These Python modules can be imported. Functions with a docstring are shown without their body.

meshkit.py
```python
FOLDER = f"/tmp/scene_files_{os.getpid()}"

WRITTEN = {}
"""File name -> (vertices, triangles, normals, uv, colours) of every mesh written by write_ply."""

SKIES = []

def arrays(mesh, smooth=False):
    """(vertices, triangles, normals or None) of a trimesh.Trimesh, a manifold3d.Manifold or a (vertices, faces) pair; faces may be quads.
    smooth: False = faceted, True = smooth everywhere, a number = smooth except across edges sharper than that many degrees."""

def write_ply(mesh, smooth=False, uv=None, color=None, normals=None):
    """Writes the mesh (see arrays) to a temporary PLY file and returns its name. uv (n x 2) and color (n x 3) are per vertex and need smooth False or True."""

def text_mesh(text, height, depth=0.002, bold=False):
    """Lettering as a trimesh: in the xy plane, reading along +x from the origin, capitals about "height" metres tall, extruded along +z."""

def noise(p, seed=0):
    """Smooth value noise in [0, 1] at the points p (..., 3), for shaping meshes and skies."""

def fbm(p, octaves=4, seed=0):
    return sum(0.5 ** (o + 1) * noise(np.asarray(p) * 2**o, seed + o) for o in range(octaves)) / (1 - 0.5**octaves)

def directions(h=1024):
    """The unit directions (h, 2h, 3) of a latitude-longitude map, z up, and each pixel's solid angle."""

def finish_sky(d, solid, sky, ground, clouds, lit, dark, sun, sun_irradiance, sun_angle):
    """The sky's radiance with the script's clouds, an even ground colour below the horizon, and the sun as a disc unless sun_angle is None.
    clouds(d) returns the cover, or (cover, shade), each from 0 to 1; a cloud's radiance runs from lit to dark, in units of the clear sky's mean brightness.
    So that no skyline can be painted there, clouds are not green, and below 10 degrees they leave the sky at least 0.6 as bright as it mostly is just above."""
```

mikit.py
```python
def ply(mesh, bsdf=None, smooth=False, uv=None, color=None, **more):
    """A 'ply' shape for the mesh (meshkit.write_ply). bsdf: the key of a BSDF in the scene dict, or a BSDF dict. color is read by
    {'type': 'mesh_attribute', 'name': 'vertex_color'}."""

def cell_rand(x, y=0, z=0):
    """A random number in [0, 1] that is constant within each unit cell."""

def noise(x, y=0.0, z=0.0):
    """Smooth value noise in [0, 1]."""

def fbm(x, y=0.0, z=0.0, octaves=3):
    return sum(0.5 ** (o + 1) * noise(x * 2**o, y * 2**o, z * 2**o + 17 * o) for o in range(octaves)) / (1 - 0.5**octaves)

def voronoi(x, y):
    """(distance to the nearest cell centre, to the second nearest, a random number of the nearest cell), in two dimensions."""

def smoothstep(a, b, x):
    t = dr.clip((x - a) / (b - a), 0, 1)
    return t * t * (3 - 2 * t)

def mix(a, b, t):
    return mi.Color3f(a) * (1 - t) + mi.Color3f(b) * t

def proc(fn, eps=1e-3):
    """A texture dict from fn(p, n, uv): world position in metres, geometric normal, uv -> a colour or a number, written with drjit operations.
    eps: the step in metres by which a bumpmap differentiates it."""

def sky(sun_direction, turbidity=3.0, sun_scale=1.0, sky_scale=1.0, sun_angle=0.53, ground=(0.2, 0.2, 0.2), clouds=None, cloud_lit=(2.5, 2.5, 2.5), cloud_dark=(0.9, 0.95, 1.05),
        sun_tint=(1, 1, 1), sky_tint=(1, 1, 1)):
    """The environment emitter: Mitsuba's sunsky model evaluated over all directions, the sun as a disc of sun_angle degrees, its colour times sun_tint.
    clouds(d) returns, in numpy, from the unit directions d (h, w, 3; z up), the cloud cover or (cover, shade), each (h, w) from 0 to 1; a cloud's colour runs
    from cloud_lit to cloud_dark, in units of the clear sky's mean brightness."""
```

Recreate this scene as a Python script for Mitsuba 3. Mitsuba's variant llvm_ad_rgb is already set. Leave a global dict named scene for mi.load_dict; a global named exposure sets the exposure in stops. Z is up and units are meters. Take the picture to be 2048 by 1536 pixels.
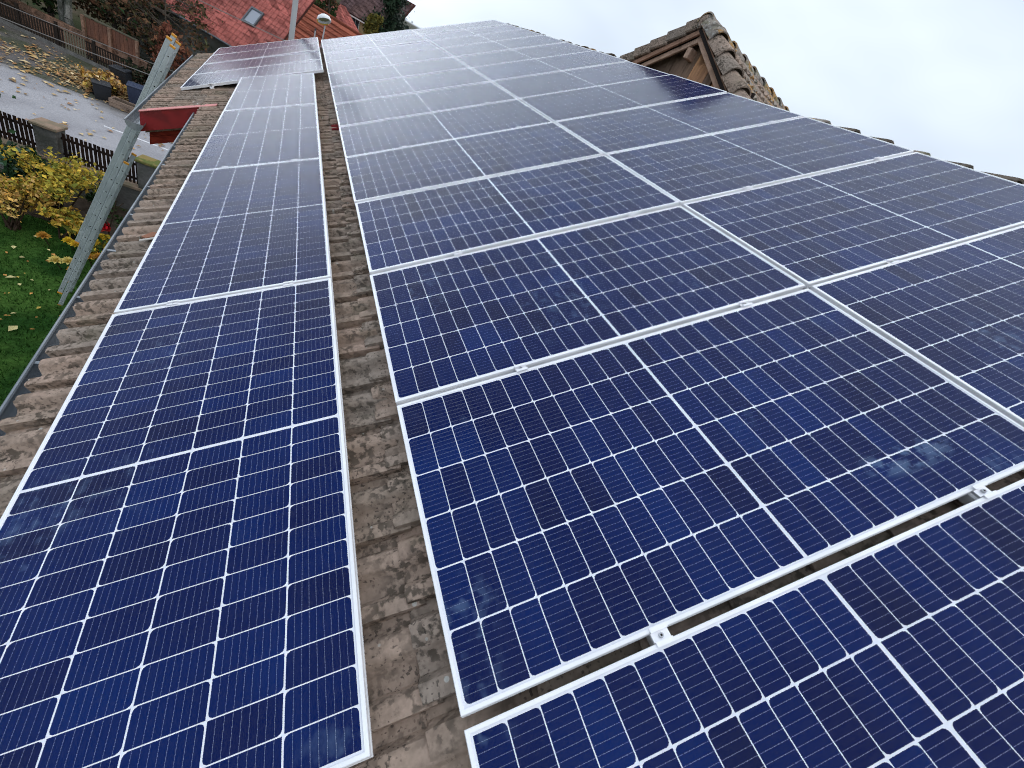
import math, random
import numpy as np
import drjit as dr
import mitsuba as mi
import mikit, meshkit
from mikit import proc, ply, noise, fbm, smoothstep, mix, cell_rand, voronoi

scene, labels = {}, {}
rng = random.Random(7)
R = np.random.default_rng(11)
T4 = mi.ScalarTransform4f

# ------------------------------------------------------------------ frame of the roof: v up the slope, u along it, n out of it
TH = math.radians(30)
B = np.array([[math.cos(TH), 0, math.sin(TH)], [0, 1, 0], [-math.sin(TH), 0, math.cos(TH)]])


def W3(p):
    """(v, u, n) of the roof -> world x, y, z (z up, metres; ground at -6.5)."""
    return np.asarray(p, float) @ B


GZ = -6.5
# ------------------------------------------------------------------ camera, sky, exposure
CAM = np.array([-0.4952, -0.1332, 1.1507])
FWD = np.array([0.5265, 0.6552, -0.5417])
UP = -np.array([0.1001, -0.6805, -0.7258])
scene['camera'] = {
    'type': 'perspective', 'fov': 2 * math.degrees(math.atan(1024 / 814.65)), 'fov_axis': 'x',
    'to_world': T4().look_at(origin=CAM.tolist(), target=(CAM + FWD).tolist(), up=UP.tolist()),
    'principal_point_offset_x': 0.0035, 'near_clip': 0.05, 'far_clip': 2000.0}


def clouds(d):
    """an even overcast, brightest where the low sun stands behind it (beyond the far roof end), with soft banks."""
    f = meshkit.fbm(d * np.array([3.0, 3.0, 7.0]) + 3.1, 4, 5)
    g = meshkit.fbm(d * np.array([1.6, 1.6, 3.5]) + 9.4, 3, 2)
    s = np.array([math.cos(math.radians(97)) * math.cos(math.radians(10)), math.sin(math.radians(97)) * math.cos(math.radians(10)), math.sin(math.radians(10))])
    glow = np.exp(-((1 - d @ s) / 0.05) ** 1.2)
    return np.ones(d.shape[:2]), np.clip(0.93 - 0.90 * glow - 0.46 * np.clip(d[..., 2], 0, 1) ** 2 + (0.6 * f + 0.4 * g - 0.5) * 0.85, 0, 1)


scene['sky'] = mikit.sky([0.45, -0.45, 0.77], turbidity=4, sun_scale=0.10, sun_angle=30, clouds=clouds,
                         cloud_lit=(4.6, 4.95, 5.5), cloud_dark=(1.93, 2.22, 2.58), ground=(0.12, 0.12, 0.1))
labels['sky'] = {'label': 'pale overcast sky with faint bluish cloud', 'category': 'sky', 'kind': 'structure'}
exposure = 1.85


# ------------------------------------------------------------------ helpers
def numbered(name):
    if name not in scene and name not in labels:
        return name
    k = 1
    while f'{name}_{k:03d}' in scene or f'{name}_{k:03d}' in labels:
        k += 1
    return f'{name}_{k:03d}'


COUNT = {}


def fresh(name):
    """numbered() with a running counter, for long series."""
    k = COUNT.get(name, -1) + 1
    COUNT[name] = k
    return name if k == 0 else f'{name}_{k:03d}'


def obj(name, mesh, bsdf, parent=None, smooth=False, label=None, kind=None, **kw):
    key = fresh(parent + '__' + name if parent else name)
    scene[key] = mesh if isinstance(mesh, dict) else ply(mesh, bsdf, smooth=smooth, **kw)
    if label or kind:
        labels[key] = {}
        if label:
            labels[key]['label'] = label
        if kind:
            labels[key]['kind'] = kind
    return key


def thing(name, label, cat, group=None, kind=None):
    key = fresh(name)
    labels[key] = {'label': label, 'category': cat}
    if group:
        labels[key]['group'] = group
    if kind:
        labels[key]['kind'] = kind
    return key


class MB:
    """Collects triangles."""

    def __init__(self):
        self.v, self.f, self.c, self.n = [], [], [], 0

    def add(self, v, f, c=None):
        v = np.asarray(v, float)
        f = np.asarray(f, int)
        if f.shape[1] == 4:
            f = np.vstack([f[:, [0, 1, 2]], f[:, [0, 2, 3]]])
        self.v.append(v)
        self.f.append(f + self.n)
        self.n += len(v)
        self.c.append(np.tile(np.asarray(c if c is not None else (1, 1, 1), float), (len(v), 1)) if c is None or np.ndim(c) == 1 else np.asarray(c))
        return self

    def get(self):
        return np.vstack(self.v), np.vstack(self.f)

    def col(self):
        return np.vstack(self.c)

    def box(self, o, a, b, c):
        """corner o and the three edge vectors."""
        o, a, b, c = (np.asarray(x, float) for x in (o, a, b, c))
        if np.dot(np.cross(a, b), c) < 0:
            a, b = b, a
        v = np.array([o, o + a, o + a + b, o + b, o + c, o + a + c, o + a + b + c, o + b + c])
        return self.add(v, [[0, 3, 2, 1], [4, 5, 6, 7], [0, 1, 5, 4], [1, 2, 6, 5], [2, 3, 7, 6], [3, 0, 4, 7]])

    def cbox(self, o, a, b, c, r=0.006):
        """box with all edges chamfered by r."""
        o, a, b, c = (np.asarray(x, float) for x in (o, a, b, c))
        if np.dot(np.cross(a, b), c) < 0:
            a, b = b, a
        L = [np.linalg.norm(x) for x in (a, b, c)]
        r = min(r, 0.4 * min(L))
        pts = []
        for i in (0, 1):
            for j in (0, 1):
                for k in (0, 1):
                    s = [i, j, k]
                    for ax in range(3):
                        q = [x * l for x, l in zip(s, L)]
                        for ax2 in range(3):
                            if ax2 != ax:
                                q[ax2] += r if s[ax2] == 0 else -r
                        pts.append(q)
        from scipy.spatial import ConvexHull
        pts = np.array(pts)
        h = ConvexHull(pts)
        f = h.simplices.copy()
        cen = pts.mean(0)
        for t in range(len(f)):
            x, y, z = pts[f[t]]
            if np.dot(np.cross(y - x, z - x), x - cen) < 0:
                f[t] = f[t][::-1]
        M = np.array([a / L[0], b / L[1], c / L[2]])
        return self.add(o + pts @ M, f)

    def tube(self, p, q, r0, r1=None, n=8, caps=True):
        p, q = np.asarray(p, float), np.asarray(q, float)
        r1 = r0 if r1 is None else r1
        d = q - p
        d /= np.linalg.norm(d)
        a = np.cross(d, [0.3, 0.2, 0.9] if abs(d[2]) < 0.9 else [1, 0.1, 0])
        a /= np.linalg.norm(a)
        b = np.cross(d, a)
        t = np.arange(n) / n * 2 * np.pi
        ring = np.cos(t)[:, None] * a + np.sin(t)[:, None] * b
        v = np.vstack([p + ring * r0, q + ring * r1, [p], [q]])
        f = []
        for i in range(n):
            j = (i + 1) % n
            f += [[i, j, n + j], [i, n + j, n + i]]
            if caps:
                f += [[2 * n, j, i], [2 * n + 1, n + i, n + j]]
        return self.add(v, f)

    def path(self, pts, r, n=6):
        for p, q in zip(pts[:-1], pts[1:]):
            self.tube(p, q, r, n=n)
        return self

    def prism(self, poly, d):
        """planar polygon (k, 3) swept by the vector d (both ends closed; fan)."""
        poly = np.asarray(poly, float)
        k = len(poly)
        d = np.asarray(d, float)
        nrm = sum(np.cross(poly[i] - poly[0], poly[i + 1] - poly[0]) for i in range(1, k - 1))
        if np.dot(nrm, d) < 0:
            poly = poly[::-1]
        v = np.vstack([poly, poly + d])
        f = [[0, i + 1, i] for i in range(1, k - 1)] + [[k, k + i, k + i + 1] for i in range(1, k - 1)]
        for i in range(k):
            j = (i + 1) % k
            f += [[i, j, k + j], [i, k + j, k + i]]
        return self.add(v, f)


def grid(P):
    """(h, w, 3) points -> vertices, quads."""
    h, w = P.shape[:2]
    i = np.arange(h * w).reshape(h, w)
    f = np.stack([i[:-1, :-1], i[:-1, 1:], i[1:, 1:], i[1:, :-1]], -1).reshape(-1, 4)
    return P.reshape(-1, 3), f


# ------------------------------------------------------------------ materials
def two(b):
    return {'type': 'twosided', 'bsdf': b}


def principled(col, rough=0.6, metal=0.0, spec=0.5):
    c = proc(col) if callable(col) else {'type': 'rgb', 'value': list(col)}
    return {'type': 'principled', 'base_color': c, 'roughness': rough, 'metallic': metal, 'specular': spec}


def diffuse(col):
    return {'type': 'diffuse', 'reflectance': proc(col) if callable(col) else {'type': 'rgb', 'value': list(col)}}


def bump(b, fn, scale=1.0, eps=2e-3):
    return {'type': 'bumpmap', 'arbitrary': proc(fn, eps=eps), 'scale': scale, 'bsdf': b}


C = mi.Color3f
GLASS_IOR = 1.21


def cell_colour(c0, c1):
    def fn(p, n, uv):
        # uv in metres on the cell: x along the 0.166 side, y along the 0.083 side
        k = uv.x / 0.01842 + 0.5
        d = dr.abs(k - dr.floor(k) - 0.5) * 0.01842
        bus = 1 - smoothstep(0.00020, 0.00050, d)
        kk = uv.y / 0.0118
        dd = dr.abs(kk - dr.floor(kk) - 0.5) * 0.0118
        pad = (1 - smoothstep(0.0005, 0.0009, d)) * (1 - smoothstep(0.0006, 0.0011, dd))
        tint = smoothstep(0.35, 0.75, fbm(p.x * 3.1, p.y * 3.1, p.z * 3.1, 3))
        base = mix(c0, c1, tint)
        # dried water marks and handling smears, patchy
        m = smoothstep(0.60, 0.82, fbm(p.x * 2.3 + 4, p.y * 2.3, p.z * 2.3, 2)) * smoothstep(0.5, 0.85, fbm(p.x * 34, p.y * 34, p.z * 34, 3))
        d2 = dr.square((p.x - 1.395 + 0.5 * (p.y - 0.16)) / 0.17) + dr.square((p.y - 0.16) / 0.055)
        smear = smoothstep(1.3, 0.2, d2) * smoothstep(0.42, 0.62, fbm(p.x * 40, p.y * 40, 1.3, 3))
        base = mix(base, C(0.10, 0.16, 0.27), dr.clip(0.45 * m + 0.55 * smear, 0, 1))
        return mix(base, C(0.30, 0.33, 0.44), dr.clip(0.55 * bus + 0.45 * pad, 0, 1))
    return fn


def glossy(col, alpha=0.02, ior=GLASS_IOR):
    return {'type': 'roughplastic', 'diffuse_reflectance': proc(col) if callable(col) else {'type': 'rgb', 'value': list(col)},
            'int_ior': ior, 'alpha': alpha, 'distribution': 'ggx', 'nonlinear': False}


CELLS = []
for i, (a, b) in enumerate([((0.0010, 0.0072, 0.060), (0.0012, 0.0120, 0.084)), ((0.0018, 0.0062, 0.052), (0.0014, 0.0095, 0.070)), ((0.0010, 0.0085, 0.068), (0.0012, 0.0150, 0.098)), ((0.0024, 0.0060, 0.044), (0.0016, 0.0080, 0.062))]):
    scene[f'm_cell_{i}'] = glossy(cell_colour(C(*a), C(*b)))
    CELLS.append(f'm_cell_{i}')
scene['m_backsheet'] = glossy((0.70, 0.72, 0.78))
scene['m_alu'] = principled(lambda p, n, uv: mix(C(0.84, 0.85, 0.87), C(0.76, 0.77, 0.79), smoothstep(0.4, 0.7, fbm(p.x * 6, p.y * 6, p.z * 6, 2))), 0.42, 0.35)
scene['m_bright_alu'] = principled((0.80, 0.80, 0.82), 0.32, 0.5)
scene['m_steel'] = principled((0.42, 0.43, 0.45), 0.35, 0.8)
scene['m_dark_steel'] = principled((0.05, 0.05, 0.055), 0.5, 0.3)


def spots_on(p, scale, size, share):
    d, d2, w = voronoi(p.x * scale + p.z * 0.31 * scale, p.y * scale)
    return (1 - smoothstep(0.75 * size * scale, 1.1 * size * scale, d)) * dr.select(w < share, mi.Float(1), mi.Float(0))


def tile_colour(c0, c1, seed):
    def fn(p, n, uv):
        q = p + mi.Vector3f(seed, seed * 0.7, 0)
        big = smoothstep(0.25, 0.75, fbm(q.x * 3.3, q.y * 3.3, q.z * 3.3, 4))
        grain = fbm(q.x * 95, q.y * 95, q.z * 95, 3)
        mid = fbm(q.x * 24, q.y * 24, q.z * 24, 4)
        base = mix(c0, c1, big) * (0.55 + 0.45 * grain + 0.45 * mid)
        lich = smoothstep(0.42, 0.62, fbm(q.x * 55, q.y * 55, q.z * 55, 4)) * smoothstep(0.30, 0.64, fbm(q.x * 8.5 + 5, q.y * 8.5, q.z * 8.5, 4))
        base = mix(base, C(0.062, 0.053, 0.042), 0.80 * lich)
        pit = smoothstep(0.60, 0.74, fbm(q.x * 130, q.y * 130, q.z * 130, 2)) * smoothstep(0.40, 0.62, fbm(q.x * 9, q.y * 9 + 3, q.z * 9, 3))
        base = mix(base, C(0.03, 0.028, 0.025), 0.7 * pit)
        moss = smoothstep(0.55, 0.8, fbm(q.x * 5.1, q.y * 5.1 + 8, q.z * 5.1, 4))
        base = mix(base, C(0.115, 0.12, 0.07), 0.30 * moss)
        base = mix(base, C(0.50, 0.50, 0.46), 0.85 * spots_on(q, 5.0, 0.008, 0.16))
        return mix(base, C(0.42, 0.42, 0.38), 0.7 * spots_on(q, 11.0, 0.0045, 0.22))
    return fn


def tile_bump(p, n, uv):
    return fbm(p.x * 70, p.y * 70, p.z * 70, 3) * 0.006 + fbm(p.x * 20, p.y * 20, p.z * 20, 2) * 0.007


TILES = []
for i, (a, b) in enumerate([((0.37, 0.275, 0.215), (0.29, 0.235, 0.19)), ((0.33, 0.255, 0.205), (0.38, 0.285, 0.225)), ((0.29, 0.24, 0.20), (0.34, 0.265, 0.215)), ((0.39, 0.285, 0.225), (0.31, 0.24, 0.19))]):
    scene[f'm_tile_{i}'] = two(bump(diffuse(tile_colour(C(*a), C(*b), 1.7 * i)), tile_bump, 1.0))
    TILES.append(f'm_tile_{i}')


def lichen_tile(p, n, uv):
    g = fbm(p.x * 40, p.y * 40, p.z * 40, 3)
    base = mix(C(0.25, 0.22, 0.195), C(0.32, 0.275, 0.235), smoothstep(0.3, 0.7, fbm(p.x * 5, p.y * 5, p.z * 5, 2))) * (0.7 + 0.6 * g)
    o = smoothstep(0.46, 0.60, fbm(p.x * 8 + 3, p.y * 8, p.z * 8, 4))
    base = mix(base, C(0.42, 0.22, 0.06), 0.75 * o)
    g2 = smoothstep(0.56, 0.7, fbm(p.x * 7, p.y * 7 + 6, p.z * 7, 3))
    base = mix(base, C(0.17, 0.18, 0.09), 0.45 * g2)
    k = smoothstep(0.55, 0.68, fbm(p.x * 18, p.y * 18, p.z * 18 + 4, 3))
    base = mix(base, C(0.07, 0.065, 0.055), 0.6 * k)
    w = smoothstep(0.70, 0.76, noise(p.x * 45, p.y * 45, p.z * 45))
    return mix(base, C(0.42, 0.42, 0.38), 0.6 * w)


scene['m_lichen_tile'] = two(bump(diffuse(lichen_tile), tile_bump, 1.0))
scene['m_dark_tile'] = two(bump(diffuse(tile_colour(C(0.17, 0.14, 0.115), C(0.12, 0.105, 0.09), 3.3)), tile_bump, 1.0))
scene['m_orange_shard'] = two(diffuse((0.30, 0.15, 0.10)))
scene['m_pale_shard'] = two(diffuse((0.60, 0.57, 0.52)))
scene['m_red_tile'] = two(bump(diffuse(lambda p, n, uv: C(0.17, 0.028, 0.03) * (0.7 + 0.6 * fbm(p.x * 40, p.y * 40, p.z * 40, 2))), tile_bump, 0.7))
scene['m_underlay'] = two(diffuse((0.035, 0.03, 0.028)))


def wood(c0, c1, ax=(1.0, 1.0, 1.0), dark=(0.03, 0.02, 0.015)):
    def fn(p, n, uv):
        g = fbm(p.x * 40 * ax[0], p.y * 40 * ax[1], p.z * 40 * ax[2], 3)
        b = mix(C(*c0), C(*c1), smoothstep(0.3, 0.7, fbm(p.x * 6 * ax[0] + 2, p.y * 6 * ax[1], p.z * 6 * ax[2], 3)))
        b = b * (0.6 + 0.8 * g)
        return mix(b, C(*dark), 0.6 * smoothstep(0.60, 0.75, fbm(p.x * 5, p.y * 5, p.z * 5 + 7, 3)))
    return fn


scene['m_old_plank'] = two(bump(diffuse(wood((0.52, 0.28, 0.15), (0.38, 0.21, 0.125), (1, 1, 0.12))), lambda p, n, uv: fbm(p.x * 50, p.y * 50, p.z * 6, 2) * 0.004))
scene['m_dark_plank'] = two(bump(diffuse(wood((0.24, 0.16, 0.115), (0.17, 0.12, 0.09), (1, 1, 0.12))), lambda p, n, uv: fbm(p.x * 50, p.y * 50, p.z * 6, 2) * 0.004))
scene['m_bargeboard'] = two(bump(diffuse(wood((0.52, 0.35, 0.26), (0.40, 0.27, 0.20), (1, 0.25, 0.35))), lambda p, n, uv: fbm(p.x * 50, p.y * 12, p.z * 20, 2) * 0.004))
scene['m_brown_board'] = two(diffuse(wood((0.34, 0.20, 0.14), (0.22, 0.14, 0.10), (1, 0.25, 0.35))))
scene['m_red_metal'] = principled(lambda p, n, uv: mix(C(0.22, 0.014, 0.016), C(0.15, 0.012, 0.014), smoothstep(0.35, 0.7, fbm(p.x * 7, p.y * 7, p.z * 7, 3))), 0.42, 0.0)
scene['m_red_edge'] = principled((0.50, 0.16, 0.14), 0.5)
scene['m_red_plank'] = two(diffuse(lambda p, n, uv: mix(C(0.21, 0.030, 0.018), C(0.12, 0.018, 0.013), smoothstep(0.3, 0.7, fbm(p.x * 9, p.y * 9, p.z * 30, 3)))))
scene['m_gutter'] = two(principled(lambda p, n, uv: mix(C(0.20, 0.225, 0.25), C(0.30, 0.32, 0.34), smoothstep(0.35, 0.7, fbm(p.x * 6, p.y * 3, p.z * 6, 3))), 0.45, 0.5))
scene['m_ladder'] = principled(lambda p, n, uv: mix(C(0.47, 0.51, 0.515), C(0.41, 0.45, 0.46), smoothstep(0.35, 0.7, fbm(p.x * 5, p.y * 5, p.z * 3, 3))), 0.5, 0.35)
scene['m_orange_plastic'] = principled((0.62, 0.27, 0.02), 0.45)
scene['m_black'] = diffuse((0.012, 0.012, 0.014))
scene['m_plaster_wall'] = two(diffuse(lambda p, n, uv: C(0.42, 0.40, 0.36) * (0.8 + 0.4 * fbm(p.x * 3, p.y * 3, p.z * 3, 3))))

# ------------------------------------------------------------------ the house with its tiled roof
house = thing('house', 'house whose weathered grey concrete tile roof carries the solar panels', 'house')
VB, VR, NT = -0.105, 4.40, -0.152       # where the slope flattens, the ridge, height of the tile plane
U0, U1 = -3.6, 12.55                    # near and far end of the roof


def tile_n(v):
    return NT if v >= VB else NT - 0.06 * (v - VB)


def eave_v(u):
    return -1.60 - 0.020 * (u - 1.7)


EXT = 7.30                              # from here on the roof reaches further down
V_EXT = -2.50
wall = MB()
wall.box(W3([-1.0, 0, 0]) * [1, 0, 0] + [0, U0 + 0.4, GZ], [0, U1 - U0 - 0.8, 0], [9.3, 0, 0], [0, 0, 5.35])
wall.box([-1.55, EXT + 0.35, GZ], [0, U1 - EXT - 0.8, 0], [0.9, 0, 0], [0, 0, 4.9])
obj('wall', wall.get(), 'm_plaster_wall', house)
roof = MB()


def deck_quad(v0, v1, u0, u1):
    P = np.array([[v0, u0, tile_n(v0) - 0.05], [v1, u0, tile_n(v1) - 0.05], [v1, u1, tile_n(v1) - 0.05], [v0, u1, tile_n(v0) - 0.05]])
    roof.prism(W3(P), W3([0, 0, -0.04]))


deck_quad(VB, VR, U0, U1)
deck_quad(-1.52, VB, U0, U1)
deck_quad(-2.44, -1.522, EXT + 0.05, U1)
rx = W3([VR, 0, NT])
roof.prism(np.array([[rx[0], U0, rx[2] - 0.05], [rx[0], U1, rx[2] - 0.05], [rx[0] + 5.2, U1, rx[2] - 3.0], [rx[0] + 5.2, U0, rx[2] - 3.0]]), [0, 0, -0.05])
roofk = obj('roof', roof.get(), 'm_underlay', house)

TW, TL, EXPO = 0.2525, 0.355, 0.30


def wave(s):
    """tile profile over s in [0, 1] (s = 0 is the lapping edge nearest the camera end): a roll at the lap and one in the middle."""
    c = min(1.0, max(0.0, 0.5 + 0.80 * math.cos(2 * math.pi * 1.75 * (s - 0.09))))
    return 0.040 * (c * c * (3 - 2 * c))


def tile_mesh(seed):
    r = np.random.default_rng(seed)
    K = 23
    rows = [0.0, 0.0, 0.02, 0.18, TL]
    drop = [-0.016, -0.003, 0.0, 0.0, 0.0]
    P = np.zeros((5, K, 3))
    for i, (y, dn) in enumerate(zip(rows, drop)):
        for k in range(K):
            s = k / (K - 1)
            n = wave(s) + dn + (0.022 * (1 - y / TL)) + r.normal(0, 0.0009)
            P[i, k] = (y + (r.normal(0, 0.0018) if i < 3 else 0), (s - 0.5) * (TW + 0.004) + r.normal(0, 0.0006), n)
    m = MB()
    v, f = grid(P)
    m.add(v, f)
    # sides
    for k in (0, K - 1):
        a = P[1:, k]
        b = a - [0, 0, 0.042]
        vv = np.vstack([a, b])
        h = len(a)
        ff = [[i, i + 1, h + i + 1, h + i] for i in range(h - 1)]
        if k == K - 1:
            ff = [q[::-1] for q in ff]
        m.add(vv, ff)
    return m.get()


BASE_TILES = [tile_mesh(k) for k in range(4)]
TILE_PLY = {}
for k in range(4):
    for mm in TILES:
        TILE_PLY[k, mm] = ply(BASE_TILES[k], mm, smooth=35)
TILE_PLY['red'] = ply(BASE_TILES[0], 'm_red_tile', smooth=35)


def roof_matrix(v, u, n, slope=0.0, yaw=0.0, roll=0.0):
    """tile axes (up the slope, along the roof, normal) -> world."""
    sl = math.atan(slope)
    a = np.array([math.cos(sl), 0, math.sin(sl)])
    b = np.array([0, 1.0, 0])
    c = np.cross(a, b)
    a2 = a * math.cos(yaw) + b * math.sin(yaw)
    b2 = np.cross(c, a2)
    c2 = c * math.cos(roll) + a2 * 0 + b2 * math.sin(roll)
    M = np.eye(4)
    M[:3, 0], M[:3, 1], M[:3, 2] = W3(a2), W3(np.cross(c2, a2)), W3(c2)
    M[:3, 3] = W3([v, u, n])
    return M


pmat = np.eye(4)
# which tiles the picture shows: world point -> pixel, only used to choose between single parts and the joined rest
RT = np.cross(FWD, UP)


def pix(p):
    d = np.atleast_2d(p) - CAM
    z = d @ FWD
    z = np.where(z > 0.05, z, np.nan)
    return np.stack([1016.9 + 814.65 * (d @ RT) / z, 768.1 - 814.65 * (d @ UP) / z], -1)


spots = []
course_v = [-0.105 + EXPO * k for k in range(-8, 16)]
for ci, cv in enumerate(course_v):
    if cv < -2.55 or cv > VR - 0.1:
        continue
    shift = 0.04 * ((ci * 37) % 5) / 5 + (0.02 if cv >= VB - 0.01 else -0.015)
    j0, j1 = int(math.floor((U0 - 0.2) / TW)), int(math.ceil(U1 / TW))
    for j in range(j0, j1):
        u = (j + 0.5) * TW + 0.045 + shift
        if u < U0 + 0.1 or u > U1 - 0.1:
            continue
        ev = eave_v(u) if u < EXT + 0.08 else V_EXT - 0.02 * (u - EXT)
        v = cv
        if cv < -1.4:
            v = cv + (eave_v(u) - (-1.605)) if cv > -1.7 else cv + 0.08 - 0.020 * (u - EXT)
        if cv < -1.7 and u < EXT + 0.08:
            continue
        spots.append((v, u, cv, ci))
vis, rest = [], []
for (v, u, cv, ci) in spots:
    q = pix(W3([v + 0.15, u, tile_n(v)]))[0]
    inside = np.all(np.isfinite(q)) and -20 < q[0] < 2068 and -20 < q[1] < 1560
    lower_strip = cv < -1.25 or (cv < -1.0 and u > 8.3) or (cv < -0.9 and u > 8.3 and u < 8.7)
    slit = (-0.45 < cv < 0.1) and u < 8.7
    front_gap = -0.35 < u < 0.3 and cv > -0.4
    far_strip = cv < -1.55
    if inside and (lower_strip or slit or front_gap or far_strip):
        vis.append((np.linalg.norm(W3([v, u, 0]) - CAM), v, u, cv, ci))
    else:
        rest.append((v, u, cv, ci))
vis.sort()
rest += [t[1:] for t in vis[292:]]
vis = vis[:292]


def tile_place(v, u, cv, ci):
    r = np.random.default_rng(int(abs(v * 1000)) * 7919 + int(abs(u * 1000)) + 13)
    slope = -0.06 if cv < VB - 0.01 else 0.0
    if abs(cv - (-0.405)) < 0.01:
        slope = -0.05
    return roof_matrix(v + r.normal(0, 0.004), u + r.normal(0, 0.002), tile_n(v) + r.normal(0, 0.002), slope, r.normal(0, 0.006), r.normal(0, 0.012)), int(r.integers(4)), TILES[int(r.integers(4))]


red_done = False
for d_, v, u, cv, ci in vis:
    M, k, mm = tile_place(v, u, cv, ci)
    shape = dict(TILE_PLY[k, mm])
    lab = None
    if not red_done and abs(cv + 0.105) < 0.01 and abs(u - 5.72) < 0.14:
        shape = dict(TILE_PLY['red'])
        red_done = True
        lab = 'dark red replacement tile in the slit between the two panel fields'
    shape['to_world'] = T4(M)
    obj('tile', shape, None, roofk, label=lab)
field = MB()
for v, u, cv, ci in rest:
    M, k, mm = tile_place(v, u, cv, ci)
    vv, ff = BASE_TILES[k]
    field.add(vv @ M[:3, :3].T + M[:3, 3], ff)
obj('tile_field', field.get(), 'm_tile_1', roofk, smooth=35, kind='stuff')

# ridge tiles along the main ridge
def half_round(p, q, r0, r1, up, thick=0.016, n=9, lipdrop=0.03):
    """a barrel tile from p (its exposed end, radius r0) to q."""
    p, q, up = (np.asarray(x, float) for x in (p, q, up))
    d = (q - p) / np.linalg.norm(q - p)
    side = np.cross(d, up)
    side /= np.linalg.norm(side)
    up = np.cross(side, d)
    m = MB()
    t = np.linspace(-0.12, math.pi + 0.12, n)
    def ring(c, r):
        return c + np.cos(t)[:, None] * side * r + np.sin(t)[:, None] * up * r
    P = np.stack([ring(p, r0 - thick), ring(p, r0), ring(p + d * 0.03, r0), ring(q, r1), ring(q, r1 - thick)])
    v, f = grid(P)
    m.add(v, f)
    return m.get()


u = U0
RX = W3([VR, 0, NT])
k = 0
while u < U1:
    if 3.55 < u + 0.2 < 6.95:
        u += 0.318
        k += 1
        continue
    r = np.random.default_rng(500 + k)
    z = RX[2] - 0.062 + r.normal(0, 0.006)
    x = RX[0] + r.normal(0, 0.008)
    mesh = half_round([x, u + 0.02, z + 0.022], [x + r.normal(0, 0.006), u + 0.40, z - 0.005], 0.135, 0.115, [0, 0, 1])
    obj('ridge_tile', mesh, 'm_dark_tile' if k % 3 else 'm_lichen_tile', roofk, smooth=40)
    u += 0.318
    k += 1


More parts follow.
